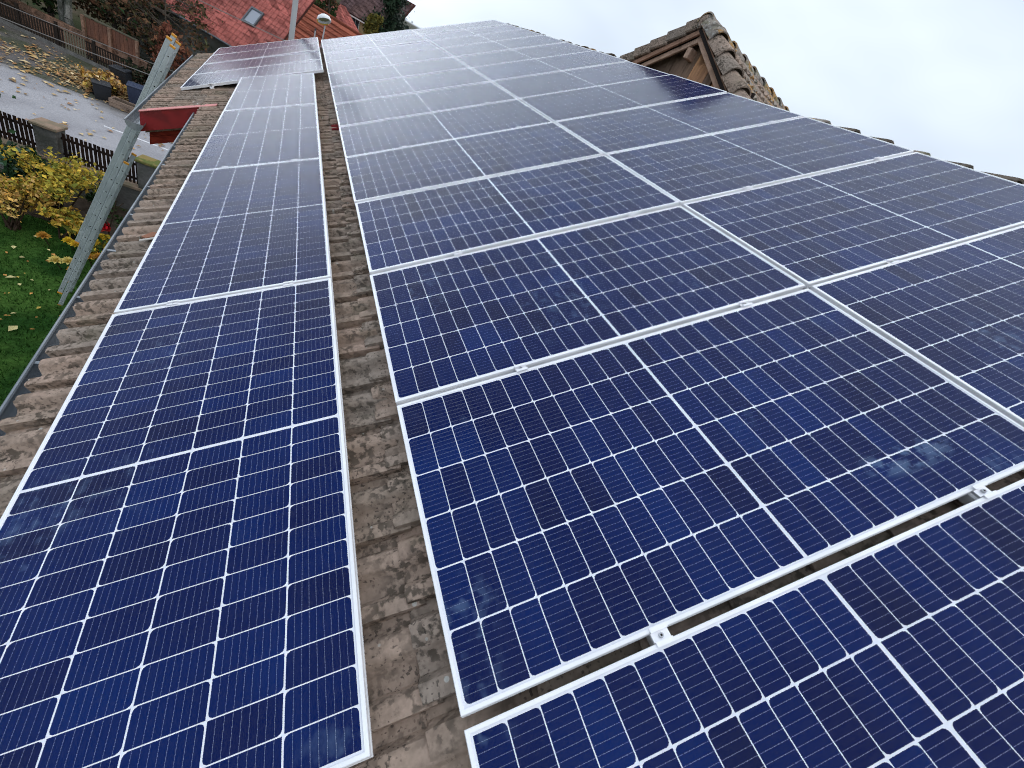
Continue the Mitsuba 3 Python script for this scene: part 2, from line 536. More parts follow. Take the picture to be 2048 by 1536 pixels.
# gutters
def gutter(v0, v1, u0, u1, n0, r=0.068):
    """half round channel from (v0, u0) to (v1, u1), rim at n0."""
    m = MB()
    t = np.linspace(math.pi, 2 * math.pi, 11)
    a, b = W3([v0, u0, n0]), W3([v1, u1, n0])
    ex = np.array([1.0, 0, 0])
    ez = np.array([0, 0, 1.0])
    rings = []
    for s in np.linspace(0, 1, 12):
        c = a + (b - a) * s
        rings.append(c + np.cos(t)[:, None] * ex * r + np.sin(t)[:, None] * ez * r)
    v, f = grid(np.array(rings))
    m.add(v, f)
    # the rolled rim on the outer edge
    m.tube(a - ex * r + ez * 0.004, b - ex * r + ez * 0.004, 0.009, n=8)
    # end caps
    for ring, c in ((rings[0], a), (rings[-1], b)):
        kk = len(ring)
        m.add(np.vstack([ring, [c]]), [[i, i + 1, kk] for i in range(kk - 1)])
    return m.get()


gk = obj('gutter', gutter(eave_v(-3.5) - 0.045, eave_v(7.5) - 0.045, -3.5, 7.36, tile_n(-1.65) - 0.035), 'm_gutter', house, label='grey half round gutter along the lower eave')
gk2 = obj('gutter', gutter(-2.49, -2.60, EXT - 0.16, U1 + 0.05, tile_n(-2.5) - 0.035, 0.09), 'm_gutter', house, label='grey gutter of the farther eave that reaches lower')
for u in np.arange(-0.4, 7.2, 0.62):
    brk = MB()
    c = W3([eave_v(u) - 0.045, u, tile_n(-1.65) - 0.035])
    brk.box(c + [-0.07, -0.010, 0.0], [0.15, 0, 0.012], [0, 0.020, 0], [0, 0, 0.004])
    obj('bracket', brk.get(), 'm_gutter', gk)

shard = thing('tile_shard', 'reddish broken tile shard with a pale edge lying on the left tile strip', 'tile shard')
sb_ = MB()
q_ = np.array([[-1.455, 3.26, 0], [-1.40, 3.31, 0], [-1.335, 3.285, 0], [-1.36, 3.235, 0], [-1.42, 3.225, 0]])
q_[:, 2] = [tile_n(x) + 0.064 for x in q_[:, 0]]
sb_.prism(W3(q_), W3([0, 0, 0.014]))
obj('body', sb_.get(), 'm_orange_shard', shard)
st_ = MB()
st_.cbox(W3([-1.46, 3.205, tile_n(-1.46) + 0.064]), W3([0.17, 0.012, -0.010]), W3([0, 0.014, 0]), W3([0, 0, 0.012]), 0.003)
obj('edge', st_.get(), 'm_pale_shard', shard)

# red verge flashing and red boards at the step of the eave
def vz(v, u, dz=0.0, n=None):
    p = W3([v, u, tile_n(v) if n is None else n])
    p[2] += dz
    return p


vb = MB()
e0, e1 = -2.44, -1.54
vb.prism([vz(e0, EXT, 0.055), vz(e1, EXT, 0.055), vz(e1, EXT, -0.185), vz(e0, EXT, -0.185)], [0, 0.03, 0])
vk = obj('verge_board', vb.get(), 'm_red_metal', house, label='dark red metal verge board at the step of the eave')
cap = MB()
cap.prism([vz(e0 - 0.01, EXT - 0.012, 0.058), vz(e1, EXT - 0.012, 0.058), vz(e1, EXT + 0.10, 0.058), vz(e0 - 0.01, EXT + 0.10, 0.058)], [0, 0, 0.008])
obj('flashing', cap.get(), 'm_red_edge', vk)
for i in range(2):
    z0 = -0.19 - 0.10 * i
    pl = MB()
    pl.prism([vz(-2.36, EXT + 0.09, z0), vz(-1.50, EXT + 0.09, z0), vz(-1.50, EXT + 0.09, z0 - 0.094), vz(-2.36, EXT + 0.09, z0 - 0.094)], [0, 0.025, 0])
    obj('side_plank', pl.get(), 'm_red_plank', house, label='orange red plank below the red verge board' if i == 0 else None)
soff = MB()
soff.prism([vz(-2.40, EXT + 0.06, -0.20), vz(-1.45, EXT + 0.06, -0.20), vz(-1.45, U1, -0.20), vz(-2.40, U1, -0.20)], [0, 0, -0.02])
obj('soffit', soff.get(), 'm_dark_plank', house)
far_verge = MB()
far_verge.prism([vz(-2.48, U1 - 0.02, 0.03), vz(VB, U1 - 0.02, 0.03), vz(VB, U1 - 0.02, -0.18), vz(-2.48, U1 - 0.02, -0.18)], [0, 0.03, 0])
obj('verge_board', far_verge.get(), 'm_bargeboard', house, label='pale verge board along the far end of the roof')

# ------------------------------------------------------------------ solar panels
W, GAP = 1.04, 0.02
PW = W + GAP
L, GC = 2.0767, 0.0157


def frame_mesh():
    prof = [(0.0, -0.035), (0.0, -0.0245), (0.0012, -0.024), (0.0012, -0.0205), (0.0, -0.02), (0.0, -0.0016), (0.0016, 0.0), (0.0100, 0.0), (0.0112, -0.0014), (0.0112, -0.0045), (0.004, -0.0045), (0.004, -0.033), (0.028, -0.033), (0.028, -0.035)]
    m = MB()
    k = len(prof)
    V = []
    for a, n in prof:
        V += [[a, a, n], [L - a, a, n], [L - a, W - a, n], [a, W - a, n]]
    f = []
    for i in range(k):
        j = (i + 1) % k
        for c in range(4):
            d = (c + 1) % 4
            f.append([4 * i + c, 4 * i + d, 4 * j + d, 4 * j + c])
    m.add(V, f)
    return m.get()


CA, CB = 0.0817, 0.1638
GA, GB, GM = 0.0031, 0.0048, 0.0130
A0 = (L - 24 * CA - 22 * GA - GM) / 2
B0 = (W - 6 * CB - 5 * GB) / 2


def cell_mesh(side):
    """half cell, origin at its low corner: x along a (0.083), y along b (0.165); the two cut corners on side -1 (low a) or +1."""
    c = 0.0105
    if side < 0:
        poly = [(0, c), (c * 0.35, c * 0.30), (c, 0), (CA, 0), (CA, CB), (c, CB), (c * 0.35, CB - c * 0.30), (0, CB - c)]
    else:
        poly = [(0, 0), (CA - c, 0), (CA - c * 0.35, c * 0.30), (CA, c), (CA, CB - c), (CA - c * 0.35, CB - c * 0.30), (CA - c, CB), (0, CB)]
    poly = np.array(poly)
    k = len(poly)
    v = np.vstack([np.c_[poly, np.full(k, 0.0006)], np.c_[poly, np.zeros(k)]])
    f = [[0, i, i + 1] for i in range(1, k - 1)]
    for i in range(k):
        j = (i + 1) % k
        f += [[i, k + i, k + j], [i, k + j, j]]
    uv = np.c_[v[:, 1], v[:, 0]]
    return v, np.array(f), uv


CELL_MESH = {s: cell_mesh(s) for s in (-1, 1)}
CELL_PLY = {(s, m): ply(CELL_MESH[s][:2], m, uv=CELL_MESH[s][2]) for s in (-1, 1) for m in CELLS}
FRAME_PLY = ply(frame_mesh(), 'm_alu')
bs = MB()
bs.box([0.0105, 0.0105, -0.0042], [L - 0.021, 0, 0], [0, W - 0.021, 0], [0, 0, 0.0012])
SHEET_PLY = ply(bs.get(), 'm_backsheet')
rs = MB()
rs.box([0.0122, 0.0122, -0.0062], [L - 0.0244, 0, 0], [0, W - 0.0244, 0], [0, 0, 0.0014])
scene['m_rear'] = diffuse((0.025, 0.025, 0.028))
REAR_PLY = ply(rs.get(), 'm_rear')
ZC = -0.0030


def cell_spots():
    for h in (0, 1):
        for c in range(12):
            a = A0 + c * (CA + GA) + h * (12 * CA + 11 * GA + GM)
            for b in range(6):
                side = -1 if (b + h) % 2 == 0 else 1
                yield a, B0 + b * (CB + GB), side


def panel(label, o, a, b, n, group):
    """o: corner, a: long axis, b: short axis, all in roof coordinates (v, u, n)."""
    key = thing('solar_panel', label, 'solar panel', group)
    M = np.eye(4)
    rt = np.random.default_rng(int(abs(o[0] * 977 + o[1] * 131) * 10) + 5)
    a = np.asarray(a) + np.asarray(n) * rt.normal(0, 0.0016)
    b = np.asarray(b) + np.asarray(n) * rt.normal(0, 0.0026)
    a = a / np.linalg.norm(a)
    b = b - a * np.dot(a, b)
    b = b / np.linalg.norm(b)
    n = np.cross(a, b)
    M[:3, 0], M[:3, 1], M[:3, 2], M[:3, 3] = W3(a), W3(b), W3(n), W3(o)
    obj('frame', {**FRAME_PLY, 'to_world': T4(M)}, None, key)
    obj('backsheet', {**SHEET_PLY, 'to_world': T4(M)}, None, key)
    obj('rear_sheet', {**REAR_PLY, 'to_world': T4(M)}, None, key)
    r = np.random.default_rng(abs(hash(round(float(o[0]) * 1000) * 31 + round(float(o[1]) * 1000))) % 100000)
    bulk, buv, single = MB(), [], 0
    for x, y, s in cell_spots():
        corners = np.array([[x, y, ZC], [x + CA, y, ZC], [x + CA, y + CB, ZC], [x, y + CB, ZC]]) @ M[:3, :3].T + M[:3, 3]
        q = pix(corners)
        ok = np.all(np.isfinite(q)) and q[:, 0].max() > 0 and q[:, 0].min() < 2048 and q[:, 1].max() > 0 and q[:, 1].min() < 1536
        if ok:
            area = 0.5 * abs(np.dot(q[:, 0], np.roll(q[:, 1], 1)) - np.dot(q[:, 1], np.roll(q[:, 0], 1)))
            ok = area > 150 and max(np.ptp(q[:, 0]), np.ptp(q[:, 1])) > 14
        if ok:
            N = np.eye(4)
            N[:3, 3] = [x, y, ZC]
            obj('cell', {**CELL_PLY[s, CELLS[int(r.choice(4, p=[0.46, 0.27, 0.17, 0.10]))]], 'to_world': T4(M @ N)}, None, key)
        else:
            v, f, uv = CELL_MESH[s]
            bulk.add((v + [x, y, ZC]) @ M[:3, :3].T + M[:3, 3], f)
            buv.append(uv)
    if buv:
        obj('cell_field', bulk.get(), CELLS[int(r.integers(2))], key, uv=np.vstack(buv), kind='stuff')
    return key


ORD = ['nearest', 'second', 'third', 'fourth', 'fifth', 'sixth', 'seventh', 'eighth', 'ninth', 'tenth', 'eleventh', 'farthest']
ex, ey, en = np.eye(3)
G_UP = 'solar panels lying up the slope'
U_GAP = 0.026
for col, v0 in ((0, 0.0), (1, L + GC)):
    where = 'in the lower column' if col == 0 else 'in the upper column beside the ridge'
    panel(f'nearest solar panel, before the wide dark gap, {where}', [v0, -U_GAP - W, -0.004], ex, ey, en, G_UP)
for row in range(12):
    for col, v0 in ((0, 0.0), (1, L + GC)):
        where = 'in the lower column' if col == 0 else 'in the upper column along the ridge'
        o = ORD[row]
        extra = {0: 'just beyond the wide dark gap', 11: 'at the far roof end'}.get(row, 'beyond the wide dark gap')
        o = 'first' if row == 0 else o
        panel(f'{o} solar panel {extra}, {where}', [v0 + rng.gauss(0, 0.0015), row * PW, rng.gauss(0, 0.0012)], ex, ey, en, G_UP)
TAU = math.atan(0.060)
bl = np.array([math.cos(TAU), 0, -math.sin(TAU)])
nl = np.array([math.sin(TAU), 0, math.cos(TAU)])
VL, NL = -0.2025, 0.043
names = ['front left solar panel nearest the camera, long side along the eave', 'second solar panel of the row along the eave beside the tile slit', 'third solar panel of the row along the eave beside the tile slit', 'farthest solar panel of the eave row, running under the raised far field']
for k in range(4):
    o = np.array([VL, (k + 1) * L + k * GAP - 0.003, NL]) - bl * W
    panel(names[k], o + bl * 0.0 + np.array([0.004 * k * 0, 0, 0]), -ey, bl, nl, 'solar panels lying along the eave')
VBK, NBK = -0.0545 - L, 0.062
BU0 = 12 * PW - GAP - 4 * W - 3 * GAP
bn = ['nearest', 'second', 'third', 'farthest']
for k in range(4):
    panel(f'{bn[k]} of the four solar panels in the raised field at the far end', [VBK, BU0 + k * PW, NBK], ex, ey, en, 'solar panels of the raised far field')


# clamps
def clamp(label, v, u, n, gap, group, along=0.05, swap=False, basis=(ex, ey, en)):
    key = thing('panel_clamp', label, 'clamp', group)
    a, b, c = basis     # a along the gap, b across, c up
    if swap:
        a, b = b, a
    o = np.array([v, u, n])
    def P(x, y, z):
        return W3(o + a * x + b * y + c * z)
    def V(x, y, z):
        return W3(a * x + b * y + c * z)
    m = MB()
    h, g = along / 2, gap / 2
    m.box(P(-h, -g - 0.010, 0.0006), V(along, 0, 0), V(0, 0.010 - 0.0, 0), V(0, 0, 0.0026))
    m.box(P(-h, g, 0.0006), V(along, 0, 0), V(0, 0.010, 0), V(0, 0, 0.0026))
    m.box(P(-h, -g, -0.0115), V(along, 0, 0), V(0, 0.0022, 0), V(0, 0, 0.0147))
    m.box(P(-h, g - 0.0022, -0.0115), V(along, 0, 0), V(0, 0.0022, 0), V(0, 0, 0.0147))
    m.box(P(-h, -g + 0.0022, -0.0115), V(along, 0, 0), V(0, gap - 0.0044, 0), V(0, 0, 0.0024))
    obj('bracket', m.get(), 'm_bright_alu', key)
    bt = MB()
    rr = min(0.0065, g - 0.003)
    bt.tube(P(0, 0, -0.009), P(0, 0, -0.002), rr, n=14)
    bk = obj('bolt', bt.get(), 'm_steel', key, smooth=40)
    sk = MB()
    sk.tube(P(0, 0, -0.0021), P(0, 0, -0.0016), rr * 0.5, n=6)
    obj('socket', sk.get(), 'm_black', bk)


for col, v0 in ((0, 0.0), (1, L + GC)):
    for row in range(12):
        for k, dv in enumerate((0.54, 1.705)):
            u = -U_GAP / 2 if row == 0 else row * PW - GAP / 2
            side = ('lower' if k == 0 else 'upper')
            cn = 'lower' if col == 0 else 'upper'
            side = 'eave' if k == 0 else 'ridge'
            nm = ['first'] + ORD[1:]
            where = 'across the wide dark gap' if row == 0 else f'between the {nm[row - 1]} and {nm[row]} panel beyond the gap'
            clamp(f'small silver clamp {where}, {cn} column, {side} side', v0 + dv + rng.gauss(0, 0.006), u, 0.001, U_GAP if row == 0 else GAP, 'clamps between the panels lying up the slope')
for k in range(3):
    for j, s in enumerate((0.775, 0.22)):
        o = np.array([VL, (k + 1) * L + (k + 0.5) * GAP - 0.003, NL]) - bl * s
        clamp(f'small silver clamp at the {["first", "second", "third"][k]} joint of the eave row, {"eave" if j == 0 else "slit"} side', o[0], o[1], o[2] + 0.001, GAP, 'clamps of the eave row', basis=(bl, ey, nl))
for k in range(3):
    for j, s in enumerate((0.42, 1.65)):
        clamp(f'small silver clamp at the {["first", "second", "third"][k]} joint of the raised far field, {"eave" if j == 0 else "slit"} side', VBK + s, BU0 + (k + 1) * PW - GAP / 2, NBK + 0.001, GAP, 'clamps of the raised far field')


# rails
def rail(label, p, q, c=en, h=0.040, w=0.040):
    key = thing('mounting_rail', label, 'mounting rail', 'rails under the panels')
    p, q, c = W3(p), W3(q), W3(c)
    d = (q - p) / np.linalg.norm(q - p)
    s = np.cross(c, d)
    m = MB()
    for a, b in ((-w / 2, -0.006), (0.006, w / 2)):
        m.box(p + s * a - c * 0.012, q - p, s * (b - a), c * 0.012)
    m.box(p - s * w / 2 - c * h, q - p, s * w, c * (h - 0.012))
    obj('profile', m.get(), 'm_alu', key)
    ft = MB()
    ln = np.linalg.norm(q - p)
    for t in np.arange(0.35, ln, 1.2):
        ft.box(p + d * t - s * 0.02 - c * (h + 0.045), d * 0.05, s * 0.04, c * 0.045)
    obj('roof_hook', ft.get(), 'm_steel', key)
    return key


for col, v0 in ((0, 0.0), (1, L + GC)):
    for k, dv in enumerate((0.54, 1.705)):
        rail(f'aluminium rail under the {"lower" if col == 0 else "upper"} panel column, {"lower" if k == 0 else "upper"} of its two', [v0 + dv, -1.02, -0.0375], [v0 + dv, 12 * PW - 0.05, -0.0375])
for j, s in enumerate((0.775, 0.22)):
    o = np.array([VL, 0, NL]) - bl * s - nl * 0.037
    rail(f'aluminium rail under the eave row, {"eave" if j == 0 else "slit"} side', [o[0], 0.06, o[2]], [o[0], 4 * L + 3 * GAP - 0.06, o[2]], nl)
for j, s in enumerate((0.42, 1.65)):
    rail(f'aluminium rail under the raised far field, {"eave side with its end showing" if j == 0 else "slit side"}', [VBK + s, BU0 - (0.055 if j == 0 else -0.05), NBK - 0.0375], [VBK + s, BU0 + 4 * PW - 0.05, NBK - 0.0375])
# end clamp with its bolt on the near edge of the raised field
key = thing('end_clamp', 'white end clamp hanging on the near edge of the raised far field', 'clamp')
m = MB()
c0 = np.array([VBK + 0.42, BU0, NBK])
def bx(o, s):
    m.box(W3(c0 + np.array(o)), W3([s[0], 0, 0]), W3([0, s[1], 0]), W3([0, 0, s[2]]))
bx((-0.03, -0.03, 0.001), (0.06, 0.042, 0.004))
bx((-0.03, -0.006, -0.045), (0.06, 0.005, 0.046))
bx((-0.03, -0.03, -0.045), (0.06, 0.030, 0.004))
bx((-0.014, -0.030, -0.105), (0.010, 0.022, 0.06))
bx((0.012, -0.030, -0.105), (0.010, 0.022, 0.06))
obj('bracket', m.get(), 'm_bright_alu', key)
m2 = MB()
m2.tube(W3(c0 + np.array([0, -0.016, -0.05])), W3(c0 + np.array([0, -0.016, 0.016])), 0.006, n=8)
obj('bolt', m2.get(), 'm_steel', key)

# ------------------------------------------------------------------ gable of the cross wing behind the ridge
gable = thing('roof_gable', 'old boarded gable with weathered barrel tiles rising behind the panels', 'gable')
GX = 3.86
APX = np.array([GX, 5.52, 2.72])                         # underside apex of the verge line
rd = np.array([1.0, 0.17, -0.012])                       # the ridge runs away from the camera
rd /= np.linalg.norm(rd)
sl_r = np.array([0.0, -1.0, -0.53])                      # down the right (near) slope
sl_l = np.array([0.0, 1.0, -0.47])
sl_r /= np.linalg.norm(sl_r)
sl_l /= np.linalg.norm(sl_l)
body = MB()
DEPTH = 3.4
for sl in (sl_r, sl_l):
    q = [APX, APX + sl * 2.3, APX + sl * 2.3 + rd * DEPTH, APX + rd * DEPTH]
    up = np.cross(rd, sl)
    up *= np.sign(up[2])
    body.prism(np.array(q) - up * 0.05, -up * 0.04)
rk = obj('roof', body.get(), 'm_underlay', gable)
# boarded wall, set back under the verge
bx0 = GX + 0.17
yy = APX[1] - 1.25
r = np.random.default_rng(3)
i = 0
while yy < APX[1] + 1.5:
    w = 0.13 + 0.05 * r.random()
    def top(y):
        return APX[2] - 0.08 - (0.53 * (APX[1] - y) if y < APX[1] else 0.47 * (y - APX[1]))
    a, b = yy + 0.003, yy + w - 0.004
    pts = [[bx0, a, 1.60], [bx0, b, 1.60], [bx0, b, top(b)]]
    if a < APX[1] < b:
        pts.append([bx0, APX[1], top(APX[1])])
    pts.append([bx0, a, top(a)])
    if min(top(a), top(b)) > 1.7:
        pm = MB()
        pm.prism(np.array(pts) + [r.normal(0, 0.006), 0, 0], [0.025, 0, 0])
        obj('plank', pm.get(), 'm_old_plank' if (yy < APX[1] - 0.1 and i % 3 != 2) else 'm_dark_plank', gable)
    yy += w
    i += 1
bkm = MB()
bkm.box([bx0 + 0.04, APX[1] - 1.2, 1.5], [0.02, 0, 0], [0, 2.6, 0], [0, 0, 0.75])
obj('backing', bkm.get(), 'm_underlay', gable)
# bargeboards: an outer and an inner board on each side, plus the little purlin end
for sl, name in ((sl_r, 'right'), (sl_l, 'left')):
    up = np.cross([1, 0, 0], sl)
    up *= np.sign(up[2])
    for j, (dx, d0, h, mat) in enumerate(((0.0, 0.035, 0.060, 'm_brown_board'), (0.045, 0.100, 0.062, 'm_bargeboard'))):
        o = APX + np.array([dx, 0, 0]) - up * d0
        bb = MB()
        bb.cbox(o + sl * (0.01 if name == 'right' else 0.03), sl * 2.0, -up * h, [0.03, 0, 0], 0.004)
        obj('bargeboard', bb.get(), mat, gable)
pe = MB()
pe.cbox([GX + 0.05, APX[1] + 0.05, APX[2] - 0.36], [0.16, 0, 0], [0, 0.09, 0.0], [0, 0, 0.12], 0.006)
obj('purlin_end', pe.get(), 'm_bargeboard', gable)
# barrel verge tiles on the right slope
upr = np.cross(rd, sl_r)
upr *= np.sign(upr[2])
upl = np.cross(rd, sl_l)
upl *= np.sign(upl[2])
for j in range(6):
    s0 = 0.02 + 0.315 * j
    a = APX + sl_r * (s0 + 0.35) + upr * 0.015 + rd * 0.075
    b = APX + sl_r * s0 + upr * (-0.017) + rd * 0.075
    obj('verge_tile', half_round(a, b, 0.150, 0.128, upr, n=11), 'm_lichen_tile' if j == 0 else TILES[j % 3], gable, smooth=40)
# left verge: slab like tiles seen from their edge, stepping down
for j in range(7):
    s0 = -0.03 + 0.31 * j
    vtm = MB()
    o = APX + sl_l * s0 + upl * (0.070) - rd * 0.035
    dn = sl_l * 0.345 + upl * 0.034
    vtm.cbox(o - upl * 0.11, dn, rd * 0.22, upl * 0.13, 0.014)
    obj('verge_tile', vtm.get(), TILES[(j + 1) % 3], gable)
# field tiles of the right slope: three rolls per tile, stepped courses
def field_tile(o, sl, up, rdv, r):
    K = 9
    P = np.zeros((4, K, 3))
    for i_, (y, dn) in enumerate(((0.35, -0.02), (0.35, 0.028), (0.33, 0.030), (0.0, -0.002))):
        for k_ in range(K):
            s = k_ / (K - 1)
            P[i_, k_] = o + sl * (y + r.normal(0, 0.003)) + rdv * (s * 0.25) + up * (dn + 0.026 * (0.5 - 0.5 * math.cos(4 * math.pi * s)) + r.normal(0, 0.001))
    return grid(P)


for j in range(6):
    for k in range(11):
        r = np.random.default_rng(900 + 50 * j + k)
        o = APX + sl_r * (0.05 + 0.315 * j + 0.01 * (k % 3)) + rd * (0.20 + 0.254 * k) + upr * (0.045 + r.normal(0, 0.003))
        mesh = field_tile(o, sl_r, upr, rd, r)
        obj('tile', mesh, 'm_lichen_tile' if (j + k) % 3 == 0 else TILES[(j * 3 + k) % 4], rk, smooth=40)
lf = MB()
for j in range(7):
    for k in range(12):
        r = np.random.default_rng(1900 + 50 * j + k)
        o = APX + sl_l * (0.05 + 0.315 * j) + rd * (0.12 + 0.254 * k)
        lf.add(*field_tile(o, sl_l, upl, rd, r))
obj('tile_field', lf.get(), 'm_tile_2', rk, smooth=40, kind='stuff')
for k in range(9):
    r = np.random.default_rng(2900 + k)
    a = APX + rd * (-0.03 + 0.345 * k) + np.array([0, 0, 0.005])
    b = a + rd * 0.40 + np.array([0, r.normal(0, 0.004), -0.028])
    obj('ridge_tile', half_round(a, b, 0.115, 0.098, [0, 0, 1], n=11), 'm_lichen_tile', rk, smooth=40)

pg = MB()
t_ = np.linspace(-0.1, math.pi + 0.1, 13)
sd_ = np.cross(rd, [0, 0, 1.0])
sd_ /= np.linalg.norm(sd_)
c0 = APX + rd * 0.0 + np.array([0, 0, 0.005])
rg_ = c0 + np.cos(t_)[:, None] * sd_ * 0.10 + np.sin(t_)[:, None] * np.array([0, 0, 1.0]) * 0.10 + R.normal(0, 0.003, (13, 3))
pg.add(np.vstack([rg_, [c0 - rd * 0.025 + [0, 0, 0.04]]]), [[i_, i_ + 1, 13] for i_ in range(12)])
obj('mortar', pg.get(), 'm_lichen_tile', gable, label='lichened mortar closing the ridge end')

# ------------------------------------------------------------------ ladder leaning on the far gutter
LAD = thing('ladder', 'extended aluminium ladder with orange end caps leaning on the far gutter', 'ladder')
lt = np.array([-2.085, 10.25, -0.82])
lb_dir = np.array([-3.51 + 2.145, 0, -4.51 + 0.80])
lb_dir /= np.linalg.norm(lb_dir)
nrm = np.array([-lb_dir[2], 0, lb_dir[0]])
if nrm[0] > 0:
    nrm = -nrm                                            # away from the house
LEN = (lt[2] - GZ) / -lb_dir[2]


def stile(y, off, s0, s1, wd=0.072, th=0.026):
    m_ = MB()
    m_.cbox(lt + [0, y, 0] + nrm * off + lb_dir * s0, lb_dir * (s1 - s0), nrm * wd, [0, th, 0], 0.005)
    return m_.get()


for sec, (off, s0, s1, hw) in enumerate(((0.0, 2.35, LEN, 0.26), (0.084, 0.07, LEN * 0.95, 0.23), (0.161, 0.0, LEN * 0.73, 0.20))):
    for sgn in (-1, 1):
        y = sgn * hw - 0.013
        obj('stile', stile(y, off, s0, s1), 'm_ladder', LAD)
        for e in (s0, s1):
            m_ = MB()
            m_.cbox(lt + [0, y - 0.003, 0] + nrm * (off - 0.003) + lb_dir * (e - (0.035 if e == s0 else -0.002)), lb_dir * 0.04, nrm * 0.078, [0, 0.032, 0], 0.006)
            obj('end_cap', m_.get(), 'm_orange_plastic', LAD)
    s = s0 + 0.16
    while s < s1 - 0.05:
        c = lt + nrm * (off + 0.036) + lb_dir * s
        rg = MB()
        rg.tube(c + [0, -hw + 0.014, 0], c + [0, hw - 0.014, 0], 0.014, n=8)
        rk_ = obj('rung', rg.get(), 'm_ladder', LAD, smooth=40)
        for sgn in (-1, 1) if sec < 2 else ():
            y = sgn * hw + (-0.0135 if sgn < 0 else 0.0135)
            hole = MB()
            hole.tube(c + [0, y - 0.0004, 0], c + [0, y + 0.0004, 0], 0.011, n=10)
            obj('rung_end', hole.get(), 'm_black', rk_)
        s += 0.285

# ------------------------------------------------------------------ the setting outside
scene['m_ground'] = two(diffuse(lambda p, n, uv: mix(C(0.05, 0.055, 0.03), C(0.085, 0.07, 0.05), smoothstep(0.35, 0.7, fbm(p.x * 0.6, p.y * 0.6, 0.0, 3)))))


def lawn_col(p, n, uv):
    g = fbm(p.x * 22, p.y * 22, 0.0, 3)
    b = mix(C(0.018, 0.052, 0.012), C(0.050, 0.105, 0.022), smoothstep(0.3, 0.7, fbm(p.x * 1.3, p.y * 1.3, 0.0, 3)))
    return b * (0.45 + 1.1 * g)


def road_col(p, n, uv):
    g = fbm(p.x * 30, p.y * 30, 0.0, 2)
    b = mix(C(0.30, 0.295, 0.31), C(0.36, 0.355, 0.37), smoothstep(0.3, 0.7, fbm(p.x * 0.7, p.y * 0.9, 0.0, 3)))
    q = p.x * 0.2079 + p.y * 0.9781 - 13.937            # distance beyond the picket fence
    soil = smoothstep(-1.1, 0.5, q - 8.1 + 2.2 * (fbm(p.x * 0.9, p.y * 1.4, 5.0, 4) - 0.5))
    b = mix(b, C(0.13, 0.122, 0.112), 0.85 * soil)
    return b * (0.85 + 0.3 * g)


def verge_col(p, n, uv):
    b = mix(C(0.13, 0.12, 0.115), C(0.075, 0.08, 0.055), smoothstep(0.4, 0.65, fbm(p.x * 0.8, p.y * 0.8, 3.0, 4)))
    return b * (0.65 + 0.7 * fbm(p.x * 14, p.y * 14, 0.0, 3))


scene['m_lawn'] = two(diffuse(lawn_col))
scene['m_road'] = two(diffuse(road_col))
scene['m_verge'] = two(diffuse(verge_col))
scene['m_bed'] = two(diffuse(lambda p, n, uv: C(0.055, 0.042, 0.032) * (0.5 + fbm(p.x * 9, p.y * 9, 0.0, 3))))
scene['m_marking'] = two(diffuse(lambda p, n, uv: C(0.68, 0.68, 0.70) * (0.75 + 0.4 * fbm(p.x * 12, p.y * 12, 0.0, 2))))
rdv = np.array([math.cos(math.radians(-12)), math.sin(math.radians(-12)), 0])
pdv = np.array([-rdv[1], rdv[0], 0])
P0 = np.array([-4.85, 15.28, 0])


def strip(q0, q1, t0, t1, z, nt=2):
    """sheet between distances q0 and q1 beyond the picket fence (perpendicular to the road)."""
    m_ = MB()
    a = [P0 + rdv * t0 + pdv * q0, P0 + rdv * t1 + pdv * q0, P0 + rdv * t1 + pdv * q1, P0 + rdv * t0 + pdv * q1]
    v = np.array(a)
    v[:, 2] = z
    m_.add(v, [[0, 1, 2, 3]])
    return m_.get()


def structure(name, mesh, mat, label):
    k_ = obj(name, mesh, mat)
    labels[k_] = {'label': label, 'category': name.replace('_', ' '), 'kind': 'structure'}
    return k_


g = MB()
g.add([[-300, -200, GZ], [300, -200, GZ], [300, 500, GZ], [-300, 500, GZ]], [[0, 1, 2, 3]])
structure('ground', g.get(), 'm_ground', 'dark earth and grass all around the house')
structure('lawn', strip(-30, -0.35, -20, 14, GZ + 0.004), 'm_lawn', 'green garden lawn below the eave')
structure('garden_bed', strip(-1.9, -0.16, -20, 14, GZ + 0.009), 'm_bed', 'dark planting bed along the picket fence')
structure('road', strip(0.45, 8.6, -120, 120, GZ + 0.004), 'm_road', 'pale grey asphalt street beyond the picket fence')
structure('street_verge', strip(8.0, 13.2, -120, 120, GZ + 0.008), 'm_verge', 'grey earth verge strewn with autumn leaves across the street')
structure('road_marking', strip(5.60, 5.70, -2.59, 0.45, GZ + 0.009), 'm_marking', 'white centre line dash on the street behind the ladder')

VC = {'type': 'mesh_attribute', 'name': 'vertex_color'}
scene['m_leaf'] = two({'type': 'diffuse', 'reflectance': VC})
scene['m_vc'] = two({'type': 'diffuse', 'reflectance': VC})


